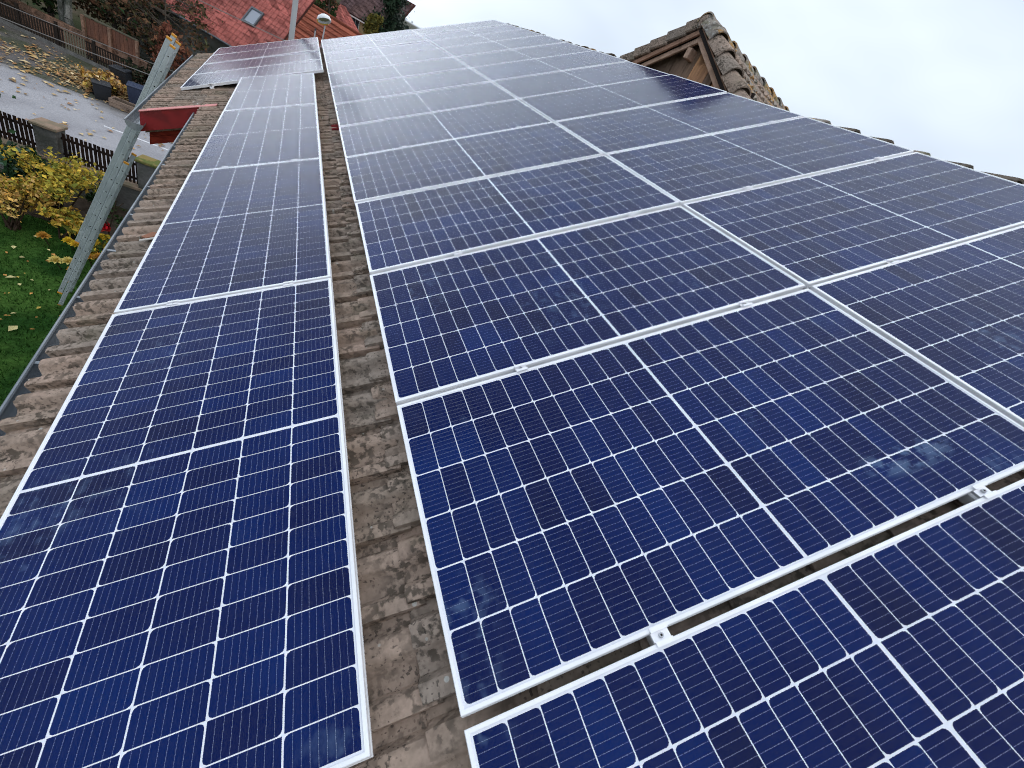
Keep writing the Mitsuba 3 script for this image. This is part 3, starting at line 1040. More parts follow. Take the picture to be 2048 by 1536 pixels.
def leaf_cloud(P, size, cols, seed, flat=0.0, jitter=0.35):
    """folded four point leaves at the points P, random directions; flat = 1 lies on the ground."""
    r_ = np.random.default_rng(seed)
    n_ = len(P)
    d = r_.normal(size=(n_, 3))
    nn = r_.normal(size=(n_, 3)) * (1 - flat) + np.array([0, 0, 1.0]) * (0.35 + 3 * flat)
    nn /= np.linalg.norm(nn, axis=1, keepdims=True)
    d -= (d * nn).sum(1, keepdims=True) * nn
    d /= np.linalg.norm(d, axis=1, keepdims=True)
    e = np.cross(nn, d)
    s = size * np.exp(r_.normal(0, jitter, (n_, 1)))
    a, b = P - d * s * 0.5, P + d * s * 0.5
    c1 = P + e * s * 0.32 + nn * s * 0.12
    c2 = P - e * s * 0.32 + nn * s * 0.12
    V = np.stack([a, c1, b, c2], 1).reshape(-1, 3)
    i_ = np.arange(n_)[:, None] * 4
    F = np.concatenate([i_ + [0, 2, 1], i_ + [0, 3, 2]], 1).reshape(-1, 3)
    cc = np.asarray(cols)[r_.integers(len(cols), size=n_)] * np.exp(r_.normal(0, 0.22, (n_, 1)))
    return (V, F), np.repeat(cc, 4, 0)


def stuff(name, mesh, col, label, cat):
    k_ = fresh(name)
    scene[k_] = ply(mesh, 'm_leaf', color=np.clip(col, 0, 1))
    labels[k_] = {'label': label, 'category': cat, 'kind': 'stuff'}


AUT = [(0.44, 0.26, 0.10), (0.50, 0.35, 0.16), (0.36, 0.19, 0.09), (0.56, 0.44, 0.26), (0.30, 0.20, 0.11)]
r = np.random.default_rng(31)
pts = []
for k in range(3600):
    t = r.uniform(-16, 6)
    q = 9.9 + r.normal(0, 1.3)
    if r.random() < 0.10:
        q = r.uniform(3.0, 8.6)
    if meshkit.noise(np.array([[t * 0.7, q * 0.9, 3.3]]))[0] < 0.40 and r.random() < 0.75:
        continue
    pts.append(P0 + rdv * t + pdv * q + [0, 0, GZ + 0.03 + 0.02 * r.random()])
for k in range(1900):
    t, q = r.normal(-4.1, 0.85), r.normal(9.5, 0.45)
    pts.append(P0 + rdv * t + pdv * q + [0, 0, GZ + 0.03 + max(0, 0.22 * (1 - abs(q - 9.5) / 0.8)) * r.random()])
mesh, col = leaf_cloud(np.array(pts), 0.13, AUT, 32, flat=0.8)
stuff('fallen_leaves', mesh, col, 'orange and yellow fallen leaves on the street verge', 'leaves')
pts = []
for k in range(110):
    t, q = r.uniform(-3.2, 2.4), -r.uniform(1.4, 9.5)
    pts.append(P0 + rdv * t + pdv * q + [0, 0, GZ + 0.05])
for k in range(90):
    t, q = r.normal(0.75, 0.35), -r.normal(6.3, 0.8)
    pts.append(P0 + rdv * t + pdv * q + [0, 0, GZ + 0.05])
mesh, col = leaf_cloud(np.array(pts), 0.085, [(0.55, 0.40, 0.10), (0.50, 0.25, 0.08), (0.60, 0.52, 0.25)], 33, flat=0.8)
stuff('fallen_leaves', mesh, col, 'yellow fallen leaves scattered over the garden lawn', 'leaves')
# grass blades
r = np.random.default_rng(41)
n_ = 26000
t, q = r.uniform(-5, 3.0, n_), -r.uniform(1.9, 10.5, n_)
base = P0 + rdv * t[:, None] + pdv * q[:, None]
base[:, 2] = GZ
hgt = r.uniform(0.04, 0.10, n_)
ang = r.uniform(0, 2 * np.pi, n_)
sd = np.stack([np.cos(ang), np.sin(ang), 0 * ang], 1) * 0.010
tip = base + np.stack([r.normal(0, 0.03, n_), r.normal(0, 0.03, n_), hgt], 1)
V = np.stack([base - sd, base + sd, tip], 1).reshape(-1, 3)
F = np.arange(3 * n_).reshape(-1, 3)
cc = np.array([(0.03, 0.085, 0.015), (0.05, 0.13, 0.025), (0.02, 0.06, 0.012)])[r.integers(3, size=n_)]
stuff('grass', (V, F), np.repeat(cc, 3, 0), 'short green grass of the garden lawn', 'grass')

# ------------------------------------------------------------------ picket fence with stone pillars
scene['m_plinth'] = two(bump(diffuse(lambda p, n, uv: mix(C(0.155, 0.15, 0.145), C(0.085, 0.088, 0.078), smoothstep(0.35, 0.7, fbm(p.x * 1.7, p.y * 1.7, p.z * 2.2, 4))) * (0.75 + 0.5 * fbm(p.x * 25, p.y * 25, p.z * 25, 2))), lambda p, n, uv: fbm(p.x * 20, p.y * 20, p.z * 20, 3) * 0.01))
scene['m_capstone'] = two(bump(diffuse(lambda p, n, uv: mix(C(0.30, 0.215, 0.16), C(0.20, 0.17, 0.12), smoothstep(0.35, 0.65, fbm(p.x * 5, p.y * 5, p.z * 5, 3)))), lambda p, n, uv: fbm(p.x * 30, p.y * 30, p.z * 30, 3) * 0.01))
scene['m_moss_cap'] = two(diffuse(lambda p, n, uv: mix(C(0.26, 0.20, 0.08), C(0.13, 0.15, 0.05), smoothstep(0.4, 0.6, fbm(p.x * 6, p.y * 6, p.z * 6, 3)))))
scene['m_picket'] = two(diffuse(lambda p, n, uv: mix(C(0.034, 0.022, 0.018), C(0.020, 0.015, 0.014), smoothstep(0.35, 0.7, fbm(p.x * 9, p.y * 9, p.z * 2, 2)))))
pf = thing('picket_fence', 'dark brown picket fence with stone pillars on a grey plinth beside the street', 'fence')
PLH = 0.78
m = MB()
m.box(P0 + rdv * -14 + pdv * 0.0 + [0, 0, GZ], rdv * 24, pdv * 0.34, [0, 0, PLH - 0.06])
plk = obj('plinth', m.get(), 'm_plinth', pf)
m = MB()
m.box(P0 + rdv * -14 - pdv * 0.04 + [0, 0, GZ + PLH - 0.06], rdv * 24, pdv * 0.42, [0, 0, 0.065])
obj('coping', m.get(), 'm_capstone', plk)
tp = [-3.47, -1.27, 0.93, 3.13, -5.67, -7.87, 5.33]
for k, t in enumerate(sorted(tp)):
    m = MB()
    m.cbox(P0 + rdv * t + pdv * 0.02 + [0, 0, GZ + PLH - 0.002], rdv * 0.46, pdv * 0.40, [0, 0, 0.76], 0.012)
    pk = obj('pillar', m.get(), 'm_plinth', pf)
    m = MB()
    m.cbox(P0 + rdv * (t - 0.05) - pdv * 0.03 + [0, 0, GZ + PLH + 0.756], rdv * 0.56, pdv * 0.50, [0, 0, 0.09], 0.02)
    obj('capstone', m.get(), 'm_moss_cap' if k == 4 else 'm_capstone', pk, label='mossy ochre capstone' if k == 4 else None)
ts = sorted(tp)
npk = 0
for a, b in zip(ts[:-1], ts[1:]):
    a0, b0 = a + 0.47, b - 0.01
    for z in (0.14, 0.55):
        m = MB()
        m.box(P0 + rdv * a0 + pdv * 0.19 + [0, 0, GZ + PLH + z], rdv * (b0 - a0), pdv * 0.035, [0, 0, 0.055])
        obj('fence_rail', m.get(), 'm_picket', pf)
    t = a0 + 0.03
    while t + 0.066 < b0:
        r = np.random.default_rng(int((t + 20) * 1000))
        h = 0.70 + r.normal(0, 0.006)
        m = MB()
        m.cbox(P0 + rdv * t + pdv * 0.165 + [0, 0, GZ + PLH + 0.035], rdv * 0.066, pdv * 0.022, [r.normal(0, 0.004), 0, h], 0.004)
        obj('picket', m.get(), 'm_picket', pf)
        t += 0.0945
        npk += 1

# ------------------------------------------------------------------ garden plants
scene['m_stem'] = two(diffuse((0.05, 0.035, 0.025)))
def bush(name, label, cat, base, h, rad, nleaf, size, cols, seed, stems=9, shells=40, squash=1.0):
    key = thing(name, label, cat)
    r_ = np.random.default_rng(seed)
    base = np.asarray(base, float)
    st = MB()
    cl = []
    for k in range(stems):
        a = r_.uniform(0, 2 * np.pi)
        rr = rad * math.sqrt(r_.random())
        tip = base + [rr * math.cos(a), rr * math.sin(a) * squash, h * (1 - 0.45 * (rr / rad) ** 2) * r_.uniform(0.75, 1.0)]
        mid = base + (tip - base) * 0.5 + [0, 0, 0.18 * h] + r_.normal(0, 0.06, 3)
        st.tube(base + r_.normal(0, 0.08, 3) * [1, 1, 0], mid, 0.022, 0.015, n=5)
        st.tube(mid, tip, 0.015, 0.006, n=5)
        for s in np.linspace(0.2, 1.0, shells // 8):
            cl.append(((mid if s < 0.5 else tip) * 1.0 + (0 if s < 0.5 else (mid - tip) * (1 - s) * 1.2) + r_.normal(0, 0.10, 3) * rad))
    obj('stem', st.get(), 'm_stem', key)
    cl = np.array(cl)
    pick = cl[r_.integers(len(cl), size=nleaf)]
    P = pick + r_.normal(0, 1, (nleaf, 3)) * rad * 0.09
    P[:, 2] = np.maximum(P[:, 2], GZ + 0.05)
    mesh, col = leaf_cloud(P, size, cols, seed + 1)
    kk = key + '__foliage'
    scene[kk] = ply(mesh, 'm_leaf', color=np.clip(col, 0, 1))
    return key


YEL = [(0.56, 0.39, 0.055), (0.46, 0.37, 0.06), (0.62, 0.41, 0.08), (0.36, 0.31, 0.055), (0.22, 0.24, 0.05)]
ORG = [(0.62, 0.36, 0.09), (0.68, 0.44, 0.16), (0.52, 0.34, 0.08), (0.40, 0.32, 0.08)]
bush('shrub', 'yellow green autumn shrub left of the ladder below the picket fence', 'shrub', [-5.25, 13.6, GZ], 2.15, 1.0, 2300, 0.080, YEL, 51, 16, 40, 0.8)
bush('shrub', 'orange yellow autumn shrub at the left edge above the lawn', 'shrub', [-5.75, 12.75, GZ], 1.45, 0.80, 1500, 0.085, ORG, 61, 11, 40, 0.8)
bush('shrub', 'low yellow shrub at the foot of the ladder', 'shrub', [-4.85, 12.75, GZ], 0.85, 0.55, 800, 0.10, YEL + ORG[:1], 71, 8)
bush('shrub', 'dark green leafy shrub against the fence plinth at the left', 'shrub', [-6.15, 14.4, GZ], 1.35, 0.75, 1400, 0.12, [(0.02, 0.05, 0.02), (0.035, 0.075, 0.035), (0.08, 0.13, 0.10)], 81, 9)
bush('shrub', 'small dark green shrub under the plinth right of the yellow shrub', 'shrub', [-4.55, 14.75, GZ], 0.75, 0.45, 600, 0.08, [(0.02, 0.045, 0.018), (0.035, 0.06, 0.025)], 91, 6)
bush('flower', 'yellow flowering plant at the base of the ladder beside the gutter', 'flower', [-3.98, 12.05, GZ], 0.75, 0.33, 300, 0.10, [(0.55, 0.36, 0.03), (0.42, 0.27, 0.03), (0.12, 0.16, 0.04)], 101, 7)
# the red rose
key = thing('rose', 'red rose bloom on a dark stem beside the ladder', 'flower')
m = MB()
rb = np.array([-4.10, 12.85, GZ])
m.path([rb, rb + [0.03, 0.02, 0.45], rb + [-0.05, 0.0, 0.85]], 0.018)
m.path([rb + [0.03, 0.02, 0.45], rb + [0.16, 0.1, 1.0], rb + [0.20, 0.12, 1.25]], 0.014)
m.path([rb + [0.16, 0.1, 1.0], rb + [0.32, 0.2, 1.2]], 0.010)
obj('stem', m.get(), 'm_stem', key)
r = np.random.default_rng(5)
P = rb + [-0.08, -0.02, 0.55] + r.normal(0, 0.055, (120, 3))
mesh, col = leaf_cloud(P, 0.10, [(0.55, 0.02, 0.03), (0.42, 0.015, 0.02), (0.62, 0.06, 0.05)], 6)
scene[key + '__bloom'] = ply(mesh, 'm_leaf', color=col)
P = rb + [0.12, 0.05, 0.8] + r.normal(0, 0.16, (60, 3))
mesh, col = leaf_cloud(P, 0.09, [(0.03, 0.06, 0.02), (0.05, 0.08, 0.03)], 7)
scene[key + '__foliage'] = ply(mesh, 'm_leaf', color=col)
# big pale blooms at the lawn edge
def bloom(label, p, size, cols, seed):
    k_ = thing('flower', label, 'flower', 'pale yellow blooms at the lawn edge')
    r_ = np.random.default_rng(seed)
    p = np.asarray(p, float)
    st = MB()
    st.tube([p[0] + 0.05, p[1] + 0.05, GZ], p - [0, 0, 0.01], 0.012, 0.008, n=5)
    obj('stem', st.get(), 'm_stem', k_)
    a = np.arange(9) / 9 * 2 * np.pi
    mb = MB()
    for lay in range(3):
        for t_ in a + 0.35 * lay:
            rr = size * (1 - 0.27 * lay)
            d = np.array([math.cos(t_), math.sin(t_), 0])
            e = np.array([-math.sin(t_), math.cos(t_), 0])
            c = np.asarray(cols[r_.integers(len(cols))]) * math.exp(r_.normal(0, 0.12))
            z = np.array([0, 0, 1.0])
            mb.add([p, p + d * rr * 0.55 + e * rr * 0.26 + z * (0.03 + 0.03 * lay), p + d * rr + z * (0.01 + 0.05 * lay), p + d * rr * 0.55 - e * rr * 0.26 + z * (0.03 + 0.03 * lay)], [[0, 1, 2], [0, 2, 3]], c)
    scene[k_ + '__bloom'] = ply(mb.get(), 'm_leaf', color=np.clip(mb.col(), 0, 1))


for i, (lab, x, y, z, s, c) in enumerate((('orange yellow bloom left of a pair of yellow blooms over the lawn', -5.09, 12.25, -6.25, 0.15, 0), ('left of the paired bright yellow blooms by the shrub foot', -4.67, 12.25, -6.25, 0.13, 1), ('right of the paired bright yellow blooms by the shrub foot', -4.52, 12.15, -6.25, 0.13, 1),
                               ('left of the two pale yellow blooms low over the lawn', -4.62, 11.3, -6.25, 0.15, 2), ('right of the two pale yellow blooms low over the lawn', -4.43, 11.35, -6.25, 0.15, 2), ('ochre bloom below the two pale yellow blooms', -4.26, 11.05, -6.25, 0.13, 0), ('orange bloom in front of the ladder stile', -4.14, 11.55, -6.15, 0.13, 0), ('orange bloom on the right side of the ladder', -3.95, 11.55, -6.1, 0.13, 0))):
    bloom(lab, [x, y, z], s, [[(0.55, 0.30, 0.05), (0.48, 0.25, 0.05)], [(0.68, 0.50, 0.04), (0.62, 0.44, 0.05)], [(0.70, 0.60, 0.22), (0.64, 0.52, 0.16)]][c], 300 + i)


# ------------------------------------------------------------------ trees
scene['m_bark'] = two(diffuse(lambda p, n, uv: C(0.10, 0.085, 0.07) * (0.5 + fbm(p.x * 9, p.y * 9, p.z * 3, 3))))
scene['m_pale_bark'] = two(diffuse(lambda p, n, uv: mix(C(0.22, 0.22, 0.20), C(0.11, 0.12, 0.10), smoothstep(0.4, 0.6, fbm(p.x * 6, p.y * 6, p.z * 2.5, 3))) * (0.6 + 0.8 * fbm(p.x * 20, p.y * 20, p.z * 8, 2))))


def tree(name, label, base, h, rad, crown0, nclump, per, size, cols, seed, bark='m_bark', trunk_r=0.14, droop=0.0, shape='round', twigs=0, group=None):
    key = thing(name, label, 'tree', group)
    r_ = np.random.default_rng(seed)
    base = np.asarray(base, float)
    tr = MB()
    pts = [base]
    for s in np.linspace(0.2, 1, 5):
        pts.append(base + [r_.normal(0, 0.03) * h * 0.5, r_.normal(0, 0.03) * h * 0.5, h * 0.93 * s])
    for i_, (a, b) in enumerate(zip(pts[:-1], pts[1:])):
        tr.tube(a, b, trunk_r * (1 - i_ / 5.5), trunk_r * (1 - (i_ + 1) / 5.5), n=7)
    P, Cc = [], []
    for k in range(nclump):
        s = r_.random()
        z = crown0 + (1 - crown0) * s
        if shape == 'cone':
            rmax = rad * (1.05 - s) ** 0.8
        elif shape == 'oval':
            rmax = rad * math.sin(math.pi * (0.12 + 0.83 * s)) ** 0.7
        else:
            rmax = rad * math.sqrt(max(0.06, 1 - (2 * s - 0.9) ** 2))
        a = r_.uniform(0, 2 * np.pi)
        rr = rmax * r_.uniform(0.35, 1.05)
        c = base + [rr * math.cos(a), rr * math.sin(a), h * z - droop * rr]
        j = min(4, int(z * 5))
        foot = pts[j] + (pts[j + 1] - pts[j]) * r_.random()
        tr.tube(foot, c, 0.028 * (0.6 + trunk_r * 3), 0.008, n=5)
        for w in range(twigs):
            tr.tube(c + (foot - c) * r_.uniform(0, 0.5), c + r_.normal(0, 0.45, 3) * rad * 0.4 + [0, 0, 0.1], 0.010, 0.003, n=4)
        m_ = int(per * r_.uniform(0.4, 1.5))
        sp = rad * r_.uniform(0.10, 0.22)
        q = r_.normal(0, 1, (m_, 3)) * sp
        q[:, 2] = q[:, 2] * 0.75 - droop * abs(r_.normal(0, 1, m_)) * sp * 2
        P.append(c + q)
    obj('trunk', tr.get(), bark, key)
    P = np.vstack(P)
    mesh, col = leaf_cloud(P, size, cols, seed + 7)
    scene[key + '__crown'] = ply(mesh, 'm_leaf', color=np.clip(col, 0, 1))
    return key


GREEN = [(0.03, 0.06, 0.025), (0.045, 0.075, 0.03), (0.025, 0.045, 0.022), (0.06, 0.08, 0.03)]
BROWN = [(0.09, 0.055, 0.035), (0.07, 0.06, 0.03), (0.12, 0.07, 0.04), (0.05, 0.055, 0.028), (0.15, 0.075, 0.045)]
tree('garden_tree', 'green leafed tree whose branch tip enters at the left edge over the street', [-7.3, 13.9, GZ], 3.6, 1.15, 0.35, 40, 60, 0.11, [(0.04, 0.09, 0.03), (0.06, 0.12, 0.05), (0.03, 0.065, 0.03)], 111, trunk_r=0.07)
BG = 'autumn trees behind the far fence'
tree('street_tree', 'dark green tree in the top left corner behind the wire fence', [-12.0, 31.0, GZ], 5.2, 2.0, 0.25, 50, 80, 0.22, GREEN, 121, group=BG)
tree('street_tree', 'dark green tree left of the pale twin trunks', [-10.6, 32.2, GZ], 4.6, 1.5, 0.2, 40, 70, 0.2, GREEN + BROWN[3:4], 131, group=BG)
tree('twin_tree', 'left of the two pale grey trunks behind the far fence', [-9.75, 30.9, GZ], 5.5, 1.2, 0.6, 20, 40, 0.2, BROWN, 141, 'm_pale_bark', 0.16)
tree('twin_tree', 'right of the two pale grey trunks behind the far fence', [-9.35, 30.7, GZ], 5.6, 1.2, 0.6, 20, 40, 0.2, BROWN, 151, 'm_pale_bark', 0.18)
tree('bare_tree', 'dark thinly leafed tree in front of the left end of the red roof', [-8.6, 33.0, GZ], 4.6, 1.7, 0.25, 50, 55, 0.17, BROWN, 161, twigs=5, group=BG)
tree('bare_tree', 'tangled brown tree left of the ladder top', [-7.3, 31.2, GZ], 4.0, 1.3, 0.25, 50, 40, 0.16, BROWN + GREEN[:1], 171, twigs=6, group=BG)
tree('bare_tree', 'thin brown branches spread before the grey wall of the red roofed house', [-5.6, 28.6, GZ], 4.6, 1.6, 0.45, 40, 36, 0.15, BROWN, 181, twigs=6, trunk_r=0.09, group=BG)
tree('bare_tree', 'reddish brown leafed small tree right behind the ladder top', [-5.15, 27.2, GZ], 3.0, 0.8, 0.3, 30, 45, 0.14, [(0.16, 0.06, 0.04), (0.12, 0.05, 0.035), (0.2, 0.09, 0.05)], 191, twigs=4, trunk_r=0.06, group=BG)
bush('shrub', 'dark shrub behind the planter across the street', 'shrub', [-6.0, 27.0, GZ], 1.3, 0.9, 1500, 0.13, [(0.02, 0.03, 0.02), (0.04, 0.05, 0.03), (0.07, 0.05, 0.035)], 195, 9)
bush('shrub', 'grey green shrub with leaf litter beside the dark bin', 'shrub', [-7.2, 25.2, GZ], 0.45, 0.5, 700, 0.12, [(0.10, 0.10, 0.03), (0.16, 0.12, 0.03), (0.25, 0.16, 0.05)], 197, 6)


bush('shrub', 'low orange leafed shrub in the leaf pile behind the planter across the street', 'shrub', [-7.15, 25.3, GZ], 0.75, 0.75, 1100, 0.13, AUT + ORG, 199, 9)


def at(t, off=(0, 0, 0)):
    """a point on the far backdrop: t = (x, y, z)."""
    return np.asarray(t, float) + off


FT = 'trees on the hillside beyond the roofs'
tree('hillside_tree', 'tall grey green birch like tree against the sky right of the yellow house', [5.85, 42.5, GZ], 9.2, 1.45, 0.15, 80, 90, 0.20, [(0.07, 0.09, 0.075), (0.045, 0.065, 0.05), (0.10, 0.115, 0.10), (0.03, 0.045, 0.03)], 201, droop=0.35, shape='oval', twigs=2, group=FT)
tree('hillside_tree', 'dark evergreen in the middle of the hillside trees', [5.0, 41.5, GZ], 8.9, 1.2, 0.12, 80, 90, 0.20, [(0.03, 0.05, 0.03), (0.05, 0.07, 0.045), (0.02, 0.035, 0.022)], 211, shape='oval', group=FT)
tree('hillside_tree', 'yellow green tree in front of the hillside evergreens', [4.25, 40.5, GZ], 7.0, 0.85, 0.2, 60, 80, 0.18, [(0.13, 0.12, 0.03), (0.09, 0.09, 0.03), (0.18, 0.14, 0.035)], 221, shape='oval', group=FT)
tree('hillside_tree', 'dark green bush like tree above the orange roof', [0.5, 47.0, GZ], 7.6, 1.5, 0.2, 60, 80, 0.22, GREEN, 231, group=FT)
tree('hillside_tree', 'brown thin tree between the street lamp and the orange roof behind', [1.55, 46.0, GZ], 6.6, 0.8, 0.5, 25, 40, 0.16, BROWN, 241, twigs=4, group=FT)

# ------------------------------------------------------------------ across the street: wire fence, board fence, bins
scene['m_fence_post'] = two(diffuse((0.035, 0.028, 0.024)))
scene['m_pale_picket'] = two(diffuse((0.16, 0.15, 0.11)))
scene['m_fence_kerb'] = two(diffuse(lambda p, n, uv: C(0.17, 0.165, 0.155) * (0.6 + 0.8 * fbm(p.x * 5, p.y * 5, p.z * 5, 3))))
fd = np.array([math.cos(math.radians(-22)), math.sin(math.radians(-22)), 0])
fn_ = np.array([-fd[1], fd[0], 0])
F0 = np.array([-9.40, 28.95, 0])
wf = thing('wire_fence', 'low dark fence with thin pickets and posts across the street', 'fence')
m = MB()
m.box(F0 + fd * -8 + [0, 0, GZ], fd * 14, fn_ * 0.18, [0, 0, 0.16])
obj('kerb', m.get(), 'm_fence_kerb', wf)
for k, t in enumerate(np.arange(-6.0, 5.6, 1.45)):
    m = MB()
    m.cbox(F0 + fd * t + fn_ * 0.03 + [0, 0, GZ + 0.1], fd * 0.10, fn_ * 0.10, [0, 0, 0.95], 0.01)
    obj('post', m.get(), 'm_fence_post', wf)
for z in (0.30, 0.82):
    m = MB()
    m.box(F0 + fd * -8 + fn_ * 0.06 + [0, 0, GZ + z], fd * 14, fn_ * 0.03, [0, 0, 0.045])
    obj('fence_rail', m.get(), 'm_fence_post', wf)
thin, palep = MB(), MB()
for t in np.arange(-7.5, 5.8, 0.105):
    (palep if 0.12 < t < 0.95 else thin).box(F0 + fd * t + fn_ * 0.035 + [0, 0, GZ + 0.17], fd * 0.05, fn_ * 0.02, [0, 0, 0.72])
obj('picket_row', thin.get(), 'm_fence_post', wf, kind='stuff')
obj('picket_row', palep.get(), 'm_pale_picket', wf, kind='stuff', label='pale weathered section of pickets')

scene['m_orange_board'] = two(diffuse(lambda p, n, uv: mix(C(0.25, 0.115, 0.075), C(0.17, 0.085, 0.06), smoothstep(0.35, 0.65, fbm(p.x * 4, p.y * 4, p.z * 1.2, 3)))))
bf = thing('board_fence', 'reddish orange board fence with a pale top rail behind the wire fence', 'fence')
bd0 = np.array([-8.70, 29.80, 0])
t = 0.0
k = 0
while t < 2.05:
    r = np.random.default_rng(700 + k)
    m = MB()
    m.box(bd0 + fd * t + [0, 0, GZ + 0.85], fd * 0.16, fn_ * 0.03, [0, 0, 0.70 + 0.03 * t + r.normal(0, 0.01)])
    obj('board', m.get(), 'm_orange_board', bf)
    t += 0.172
    k += 1
m = MB()
m.box(bd0 + fd * -0.05 - fn_ * 0.03 + [0, 0, GZ + 1.60], fd * 2.2, fn_ * 0.09, [0, 0, 0.05])
obj('top_rail', m.get(), 'm_pale_picket', bf)
for t in (-0.12, 0.95, 2.08):
    m = MB()
    m.cbox(bd0 + fd * t - fn_ * 0.12 + [0, 0, GZ], fd * 0.12, fn_ * 0.11, [0, 0, 1.6], 0.01)
    obj('post', m.get(), 'm_brown_board', bf)
m = MB()
m.box(bd0 + fd * -3.5 + fn_ * 0.06 + [0, 0, GZ], fd * 9, fn_ * 0.22, [0, 0, 0.84])
kb = obj('garden_wall', m.get(), 'm_brown_board')
labels[kb] = {'label': 'low dark red brown wall behind the board fence', 'category': 'wall'}

scene['m_bin'] = principled((0.014, 0.017, 0.022), 0.45)
scene['m_blue_bin'] = principled((0.028, 0.040, 0.075), 0.4)


def bin_(label, p, w, h, mat, ang):
    k_ = thing('rubbish_bin', label, 'bin')
    a = np.array([math.cos(ang), math.sin(ang), 0])
    b = np.array([-a[1], a[0], 0])
    p = np.asarray(p, float)
    m_ = MB()
    lo = [p - a * w * 0.42 - b * w * 0.42, p + a * w * 0.42 - b * w * 0.42, p + a * w * 0.42 + b * w * 0.42, p - a * w * 0.42 + b * w * 0.42]
    hi = [p + (q - p) / 0.84 + [0, 0, h] for q in lo]
    v = np.array(lo + hi)
    m_.add(v, [[0, 3, 2, 1], [4, 5, 6, 7], [0, 1, 5, 4], [1, 2, 6, 5], [2, 3, 7, 6], [3, 0, 4, 7]])
    obj('body', m_.get(), mat, k_)
    m_ = MB()
    m_.cbox(p - a * w * 0.53 - b * w * 0.53 + [0, 0, h + 0.002], a * w * 1.06, b * w * 1.06, [0, 0, 0.07], 0.02)
    obj('lid', m_.get(), mat, k_)
    for s in (-1, 1):
        m_ = MB()
        m_.tube(p + a * s * w * 0.42 + b * w * 0.45 + [0, 0, 0.09], p + a * s * w * 0.5 + b * w * 0.45 + [0, 0, 0.09], 0.09, n=12)
        obj('wheel', m_.get(), 'm_black', k_)


bin_('dark bin standing in the leaf pile left of the planter box', [-6.95, 24.35, GZ], 0.55, 0.55, 'm_bin', 0.3)
bin_('dark bin behind the leaf pile near the ladder top', [-6.75, 26.2, GZ], 0.55, 0.85, 'm_bin', -0.2)
bin_('dark blue bin beside the gutter end of the far eave', [-5.95, 24.9, GZ], 0.60, 0.75, 'm_blue_bin', 0.1)
scene['m_crate'] = two(diffuse(wood((0.30, 0.22, 0.17), (0.20, 0.15, 0.12), (1, 1, 1))))
pk = thing('planter_box', 'pale wooden planter box by the dark bin at the street edge', 'planter')
c0 = np.array([-6.62, 23.75, GZ])
for i, (o, w_, d_) in enumerate((((0, 0), 0.95, 0.035), ((0, 0.42), 0.95, 0.035), ((0, 0.035), 0.035, 0.385), ((0.915, 0.035), 0.035, 0.385))):
    for z in (0.02, 0.17):
        m = MB()
        m.cbox(c0 + rdv * o[0] + pdv * o[1] + [0, 0, z], rdv * w_, pdv * d_, [0, 0, 0.14], 0.004)
        obj('board', m.get(), 'm_crate', pk)
m = MB()
m.box(c0 + rdv * 0.036 + pdv * 0.036 + [0, 0, 0.02], rdv * 0.878, pdv * 0.383, [0, 0, 0.24])
obj('soil', m.get(), 'm_bed', pk)

# cables
scene['m_cable'] = two(diffuse((0.20, 0.19, 0.18)))
scene['m_dark_cable'] = two(diffuse((0.06, 0.06, 0.065)))


def cable(label, p, q, sag, rad=0.012, mat='m_cable'):
    p, q = np.asarray(p, float), np.asarray(q, float)
    s = np.linspace(0, 1, 25)[:, None]
    pts_ = p + (q - p) * s
    pts_[:, 2] -= sag * 4 * (s[:, 0] * (1 - s[:, 0]))
    m_ = MB()
    m_.path(pts_, rad, 5)
    k_ = obj('overhead_cable', m_.get(), mat)
    labels[k_] = {'label': label, 'category': 'cable'}


cable('lower overhead cable crossing above the street verge', [-12.5, 22.2, -4.25], [-2.2, 21.6, -4.2], 0.12, 0.014)
cable('upper overhead cable crossing before the dark trees', [-13.0, 24.4, -4.35], [-2.2, 23.8, -4.3], 0.12, 0.012)
cable('overhead cable running in front of the red tiled roof', [-7.5, 24.2, -1.62], [0.2, 23.9, -1.60], 0.05, 0.016)

# ------------------------------------------------------------------ houses across the street
scene['m_grey_wall'] = two(diffuse(lambda p, n, uv: mix(C(0.20, 0.20, 0.18), C(0.12, 0.125, 0.105), smoothstep(0.35, 0.65, fbm(p.x * 1.2, p.y * 1.2, p.z * 1.2, 3)))))


def red_roof_col(c0, c1):
    def fn(p, n, uv):
        b = mix(C(*c0), C(*c1), smoothstep(0.3, 0.7, fbm(p.x * 0.8, p.y * 0.8, p.z * 0.8, 3)))
        r_ = cell_rand(p.x * 4.1 + p.y * 2.0, p.z * 4.0, 3.0)
        return b * (0.60 + 0.65 * r_) * (0.70 + 0.6 * fbm(p.x * 12, p.y * 12, p.z * 12, 2))
    return fn


scene['m_red_roof'] = two(diffuse(red_roof_col((0.40, 0.125, 0.105), (0.29, 0.10, 0.085))))
scene['m_orange_roof'] = two(diffuse(red_roof_col((0.30, 0.095, 0.06), (0.22, 0.075, 0.05))))
scene['m_purple_roof'] = two(diffuse(red_roof_col((0.12, 0.075, 0.07), (0.09, 0.06, 0.06))))
scene['m_roof_under'] = two(diffuse((0.07, 0.03, 0.025)))
scene['m_yellow_wall'] = two(diffuse(lambda p, n, uv: C(0.42, 0.30, 0.16) * (0.8 + 0.4 * fbm(p.x * 2, p.y * 2, p.z * 2, 3))))
scene['m_window'] = {'type': 'roughplastic', 'diffuse_reflectance': {'type': 'rgb', 'value': [0.03, 0.035, 0.04]}, 'alpha': 0.05}
scene['m_white'] = two(diffuse((0.62, 0.61, 0.58)))
scene['m_zinc'] = principled((0.10, 0.11, 0.12), 0.45, 0.5)


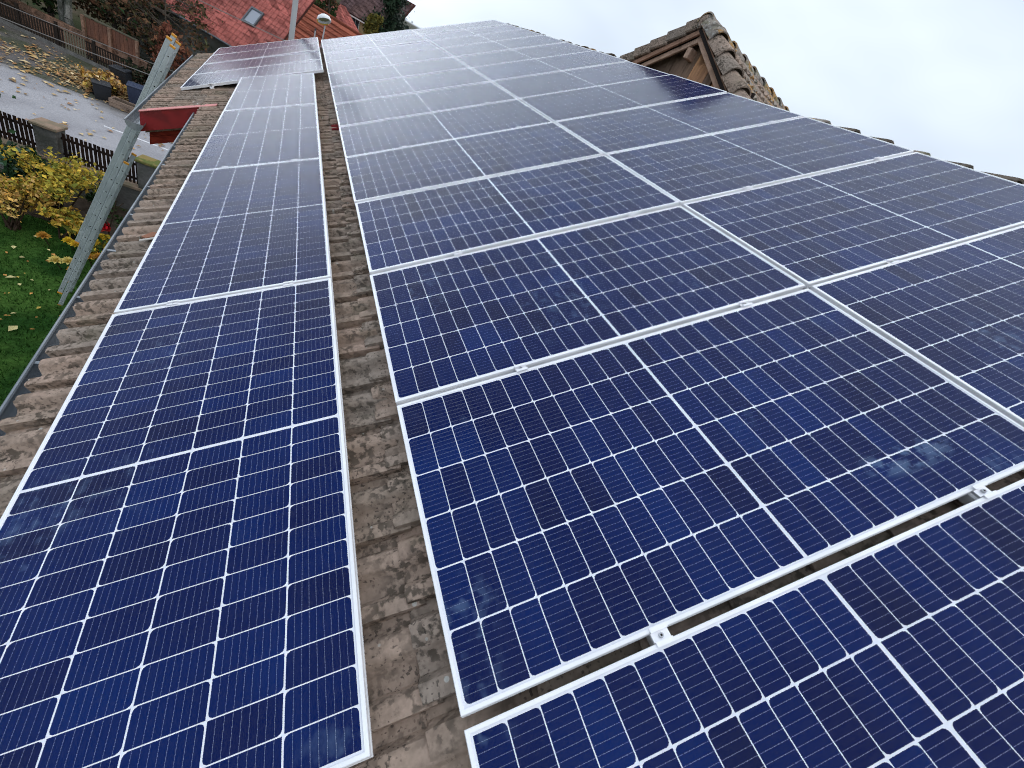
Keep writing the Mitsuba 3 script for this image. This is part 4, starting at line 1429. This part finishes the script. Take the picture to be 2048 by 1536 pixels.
def tiled_slope(parent, name, o, d, s, w, h, tw, tl, mat, seed, lift=0.03, tiltl=0.02):
    """o: lower left corner, d: along the eave, s: up the slope; a slab and its tiles (one mesh: too small to pick apart)."""
    nn = np.cross(d, s)
    nn *= np.sign(nn[2])
    m_ = MB()
    m_.box(o - nn * 0.10, d * w, s * h, nn * 0.09)
    rk_ = obj(name, m_.get(), 'm_roof_under', parent)
    r_ = np.random.default_rng(seed)
    m_ = MB()
    for j in range(int(h / tl) + 1):
        for i_ in range(int(w / tw)):
            a = o + d * (i_ * tw + 0.012 + (0.0 if j % 2 else 0.0)) + s * (j * tl - 0.01) + nn * (0.0 + r_.normal(0, 0.004))
            if (j + 1) * tl > h + 0.1:
                continue
            m_.box(a, d * (tw - 0.024), s * tl + nn * (-tiltl), nn * (lift + tiltl) * 1.0)
    obj('tiles', m_.get(), mat, rk_, kind='stuff')
    return rk_


ra = thing('red_roofed_house', 'house with a red tiled roof and small skylight across the street', 'house')
AP0 = np.array([-6.74, 32.19, -3.5])
da = np.array([0.774, -0.633, 0.0])
pit = math.radians(50)
sa = np.array([0.633 * math.cos(pit), 0.774 * math.cos(pit), math.sin(pit)])
m = MB()
inn = np.array([0.633, 0.774, 0])
m.box(AP0 + inn * 0.45 + da * -2.4 + [0, 0, GZ - AP0[2]], da * 8.75, inn * 6, [0, 0, -GZ + AP0[2] + 0.3])
obj('wall', m.get(), 'm_grey_wall', ra)
rk2 = tiled_slope(ra, 'roof', AP0 - da * 2.6, da, sa, 9.12, 6.2, 0.24, 0.30, 'm_red_roof', 1)
m = MB()
m.path([AP0 - da * 2.6 - inn * 0.05 + [0, 0, -0.02], AP0 + da * 6.5 - inn * 0.05 + [0, 0, -0.02]], 0.06, 8)
obj('gutter', m.get(), 'm_zinc', ra)
na = np.cross(da, sa)
na *= np.sign(na[2])
so = AP0 + da * 4.30 + sa * 1.42 + na * 0.03
m = MB()
for (a, b, w_, h_) in ((0, 0, 0.72, 0.09), (0, 0.83, 0.72, 0.09), (0, 0.09, 0.07, 0.74), (0.65, 0.09, 0.07, 0.74)):
    m.box(so + da * a + sa * b, da * w_, sa * h_, na * 0.10)
sk = obj('skylight', m.get(), 'm_zinc', ra)
m = MB()
m.box(so + da * 0.07 + sa * 0.09 + na * 0.03, da * 0.58, sa * 0.74, na * 0.02)
scene['m_pane'] = glossy((0.30, 0.33, 0.38), 0.08, 1.5)
obj('pane', m.get(), 'm_pane', sk)
for t in (2.6, 4.2):
    m = MB()
    m.box(AP0 + da * t + inn * 0.43 + [0, 0, -2.2], da * 0.75, inn * 0.03, [0, 0, 1.0])
    wk = obj('window', m.get(), 'm_brown_board', ra)
    m = MB()
    m.box(AP0 + da * (t + 0.08) + inn * 0.425 + [0, 0, -2.12], da * 0.59, inn * 0.004, [0, 0, 0.84])
    obj('pane', m.get(), 'm_window', wk)

rb_ = thing('orange_roofed_house', 'lower house with an orange red roof right of the grey pole', 'house')
BR0, BR1 = np.array([-0.17, 44.14, -1.0]), np.array([3.07, 39.09, -1.0])
db = (BR1 - BR0) / np.linalg.norm(BR1 - BR0)
inb = np.array([-db[1], db[0], 0])
if inb[1] > 0:
    inb = -inb
pb_ = math.radians(33)
sb = -inb * math.cos(pb_) + np.array([0, 0, math.sin(pb_)])        # up the slope, away from the street
ob = BR0 - db * 1.6 - sb * 5.6
tiled_slope(rb_, 'roof', ob, db, sb, 8.6, 5.6, 0.33, 0.42, 'm_orange_roof', 2, 0.04, 0.05)
sb2 = inb * math.cos(pb_) + np.array([0, 0, math.sin(pb_)])
m = MB()
m.box(BR0 - db * 1.6 - [0, 0, 0.06] + np.array([0, 0, 0.0]), db * 8.6, -sb2 * 5.0, [0, 0, -0.1])
obj('back_roof', m.get(), 'm_orange_roof', rb_)
m = MB()
m.box(BR0 - db * 1.4 + inb * 4.2 + [0, 0, GZ + 1.0], db * 8.2, -inb * 8.4, [0, 0, 2.9])
obj('wall', m.get(), 'm_grey_wall', rb_)
m = MB()
m.path([BR0 - db * 1.6 + [0, 0, 0.03], BR0 + db * 7.0 + [0, 0, 0.03]], 0.11, 8)
obj('ridge', m.get(), 'm_orange_roof', rb_)
# yellow house behind with its dark purple roof and an orange lower roof
yh = thing('yellow_house', 'yellow gabled house with a purple brown roof behind the orange roofs', 'house')


y0, y1 = np.array([2.85, 50.92, -0.25]), np.array([4.39, 49.73, -0.25])
dy = (y1 - y0) * [1, 1, 0]
wy = np.linalg.norm(dy)
dy /= wy
iny = np.array([-dy[1], dy[0], 0])
m = MB()
m.box([y0[0], y0[1], GZ], dy * 4.2, iny * 6, [0, 0, y0[2] - GZ])
obj('wall', m.get(), 'm_yellow_wall', yh)
py_ = math.radians(42)
sy = iny * math.cos(py_) + np.array([0, 0, math.sin(py_)])
tiled_slope(yh, 'roof', np.array([y0[0], y0[1], y0[2]]) - dy * 0.5 - sy * 0.35, dy, sy, 5.2, 4.5, 0.3, 0.36, 'm_purple_roof', 3)
m = MB()
m.box(np.array([y0[0], y0[1], y0[2]]) - dy * 0.5 - sy * 0.36 - [0, 0, 0.16], dy * 5.2, -iny * 0.03, [0, 0, 0.10])
obj('fascia', m.get(), 'm_white', yh)
m = MB()
wo = np.array([y0[0], y0[1], y0[2] - 1.20]) + dy * 0.92
m.box(wo - iny * 0.03, dy * 0.80, iny * 0.03, [0, 0, 1.00])
wk = obj('window', m.get(), 'm_white', yh)
m = MB()
for a in (0.06, 0.42):
    m.box(wo + dy * a - iny * 0.036 + [0, 0, 0.07], dy * 0.32, iny * 0.005, [0, 0, 0.86])
obj('pane', m.get(), 'm_window', wk)
ol = thing('orange_annex', 'low annex with an orange tiled roof in front of the yellow house', 'house')
do_ = np.array([0.84, 0.55, 0.0]) / math.hypot(0.84, 0.55)
ino = np.array([-do_[1], do_[0], 0])
so_ = ino * math.cos(math.radians(27)) + np.array([0, 0, math.sin(math.radians(27))])
oe0 = np.array([4.3, 48.75, -1.5]) - do_ * 4.2
tiled_slope(ol, 'roof', oe0, do_, so_, 4.2, 2.75, 0.3, 0.34, 'm_red_roof', 4)
m = MB()
m.box(np.array([oe0[0], oe0[1], GZ]) + do_ * 0.1 + ino * 0.25, do_ * 4.0, ino * 1.9, [0, 0, oe0[2] - GZ - 0.15])
obj('wall', m.get(), 'm_yellow_wall', ol)

# grey pole, street lamp, short rod beyond the far roof end
scene['m_concrete_pole'] = two(diffuse(lambda p, n, uv: C(0.46, 0.47, 0.48) * (0.8 + 0.4 * fbm(p.x * 6, p.y * 6, p.z * 1.5, 3))))
pole = thing('utility_pole', 'pale grey concrete pole between the red and the orange roof', 'pole')
m = MB()
px, py = -0.585, 15.0
prof = [[px - 0.075, py - 0.075], [px + 0.075, py - 0.075], [px + 0.075, py + 0.075], [px - 0.075, py + 0.075]]
v = np.array([[*p, GZ] for p in prof] + [[px + (p[0] - px) * 0.8, py + (p[1] - py) * 0.8, 1.9] for p in prof])
m.add(v, [[0, 3, 2, 1], [4, 5, 6, 7], [0, 1, 5, 4], [1, 2, 6, 5], [2, 3, 7, 6], [3, 0, 4, 7]])
obj('shaft', m.get(), 'm_concrete_pole', pole)
m = MB()
m.box([px - 0.45, py - 0.10, 1.5], [0.9, 0, 0], [0, 0.05, 0], [0, 0, 0.08])
obj('crossarm', m.get(), 'm_steel', pole)
lamp = thing('street_lamp', 'white oval street lamp head on a thin bent arm', 'street lamp')
lc = np.array([0.125, 16.0, 0.20])
m = MB()
m.path([[0.16, 16.05, GZ], [0.15, 16.05, -1.2], [0.155, 16.03, -0.5], [0.165, 16.0, -0.22], [0.175, 16.0, -0.02], [0.172, 16.0, 0.06]], 0.018, 8)
obj('arm', m.get(), 'm_concrete_pole', lamp)
ax = np.array([0.22, -0.42, -0.86])      # the open side looks down towards us
ax /= np.linalg.norm(ax)
e1 = np.cross(ax, [0, 0, 1.0]); e1 /= np.linalg.norm(e1)
e2 = np.cross(e1, ax)
rings = []
for s, rr in ((0.0, 0.02), (0.02, 0.09), (0.06, 0.145), (0.12, 0.17), (0.15, 0.165), (0.147, 0.155), (0.09, 0.13)):
    t = np.linspace(0, 2 * np.pi, 21)
    rings.append(lc - ax * 0.1 + ax * s + np.cos(t)[:, None] * e1 * rr * 1.0 + np.sin(t)[:, None] * e2 * rr * 1.35)
mm_ = MB()
mm_.add(*grid(np.array(rings)))
scene['m_lamp_white'] = two(principled((0.78, 0.79, 0.80), 0.4))
obj('shade', mm_.get(), 'm_lamp_white', lamp, smooth=40)
m = MB()
t = np.linspace(0, 2 * np.pi, 21)[:-1]
ring = lc - ax * 0.1 + ax * 0.10 + np.cos(t)[:, None] * e1 * 0.125 + np.sin(t)[:, None] * e2 * 0.125 * 1.35
m.add(np.vstack([ring, [lc - ax * 0.1 + ax * 0.085]]), [[i_, (i_ + 1) % 20, 20] for i_ in range(20)])
scene['m_lens'] = two(principled((0.16, 0.17, 0.08), 0.3))
obj('lens', m.get(), 'm_lens', lamp)
m = MB()
low = [lc - ax * 0.1 + ax * 0.152 + math.cos(a) * e1 * 0.160 + math.sin(a) * e2 * 0.160 * 1.35 for a in np.linspace(math.pi * 1.08, math.pi * 1.92, 10)]
m.path(low, 0.014, 6)
scene['m_amber'] = principled((0.70, 0.40, 0.04), 0.35)
obj('rim', m.get(), 'm_amber', lamp, label='amber lower rim of the lamp head')
rod = thing('vent_pipe', 'short thin pale rod standing left of the street lamp arm', 'pipe')
m = MB()
m.tube([-0.045, 15.5, -3.2], [-0.055, 15.5, -0.11], 0.016, n=8)
obj('shaft', m.get(), 'm_concrete_pole', rod)
m = MB()
m.tube([-0.055, 15.5, -0.109], [-0.055, 15.5, -0.07], 0.022, n=8)
obj('cap', m.get(), 'm_dark_steel', rod)
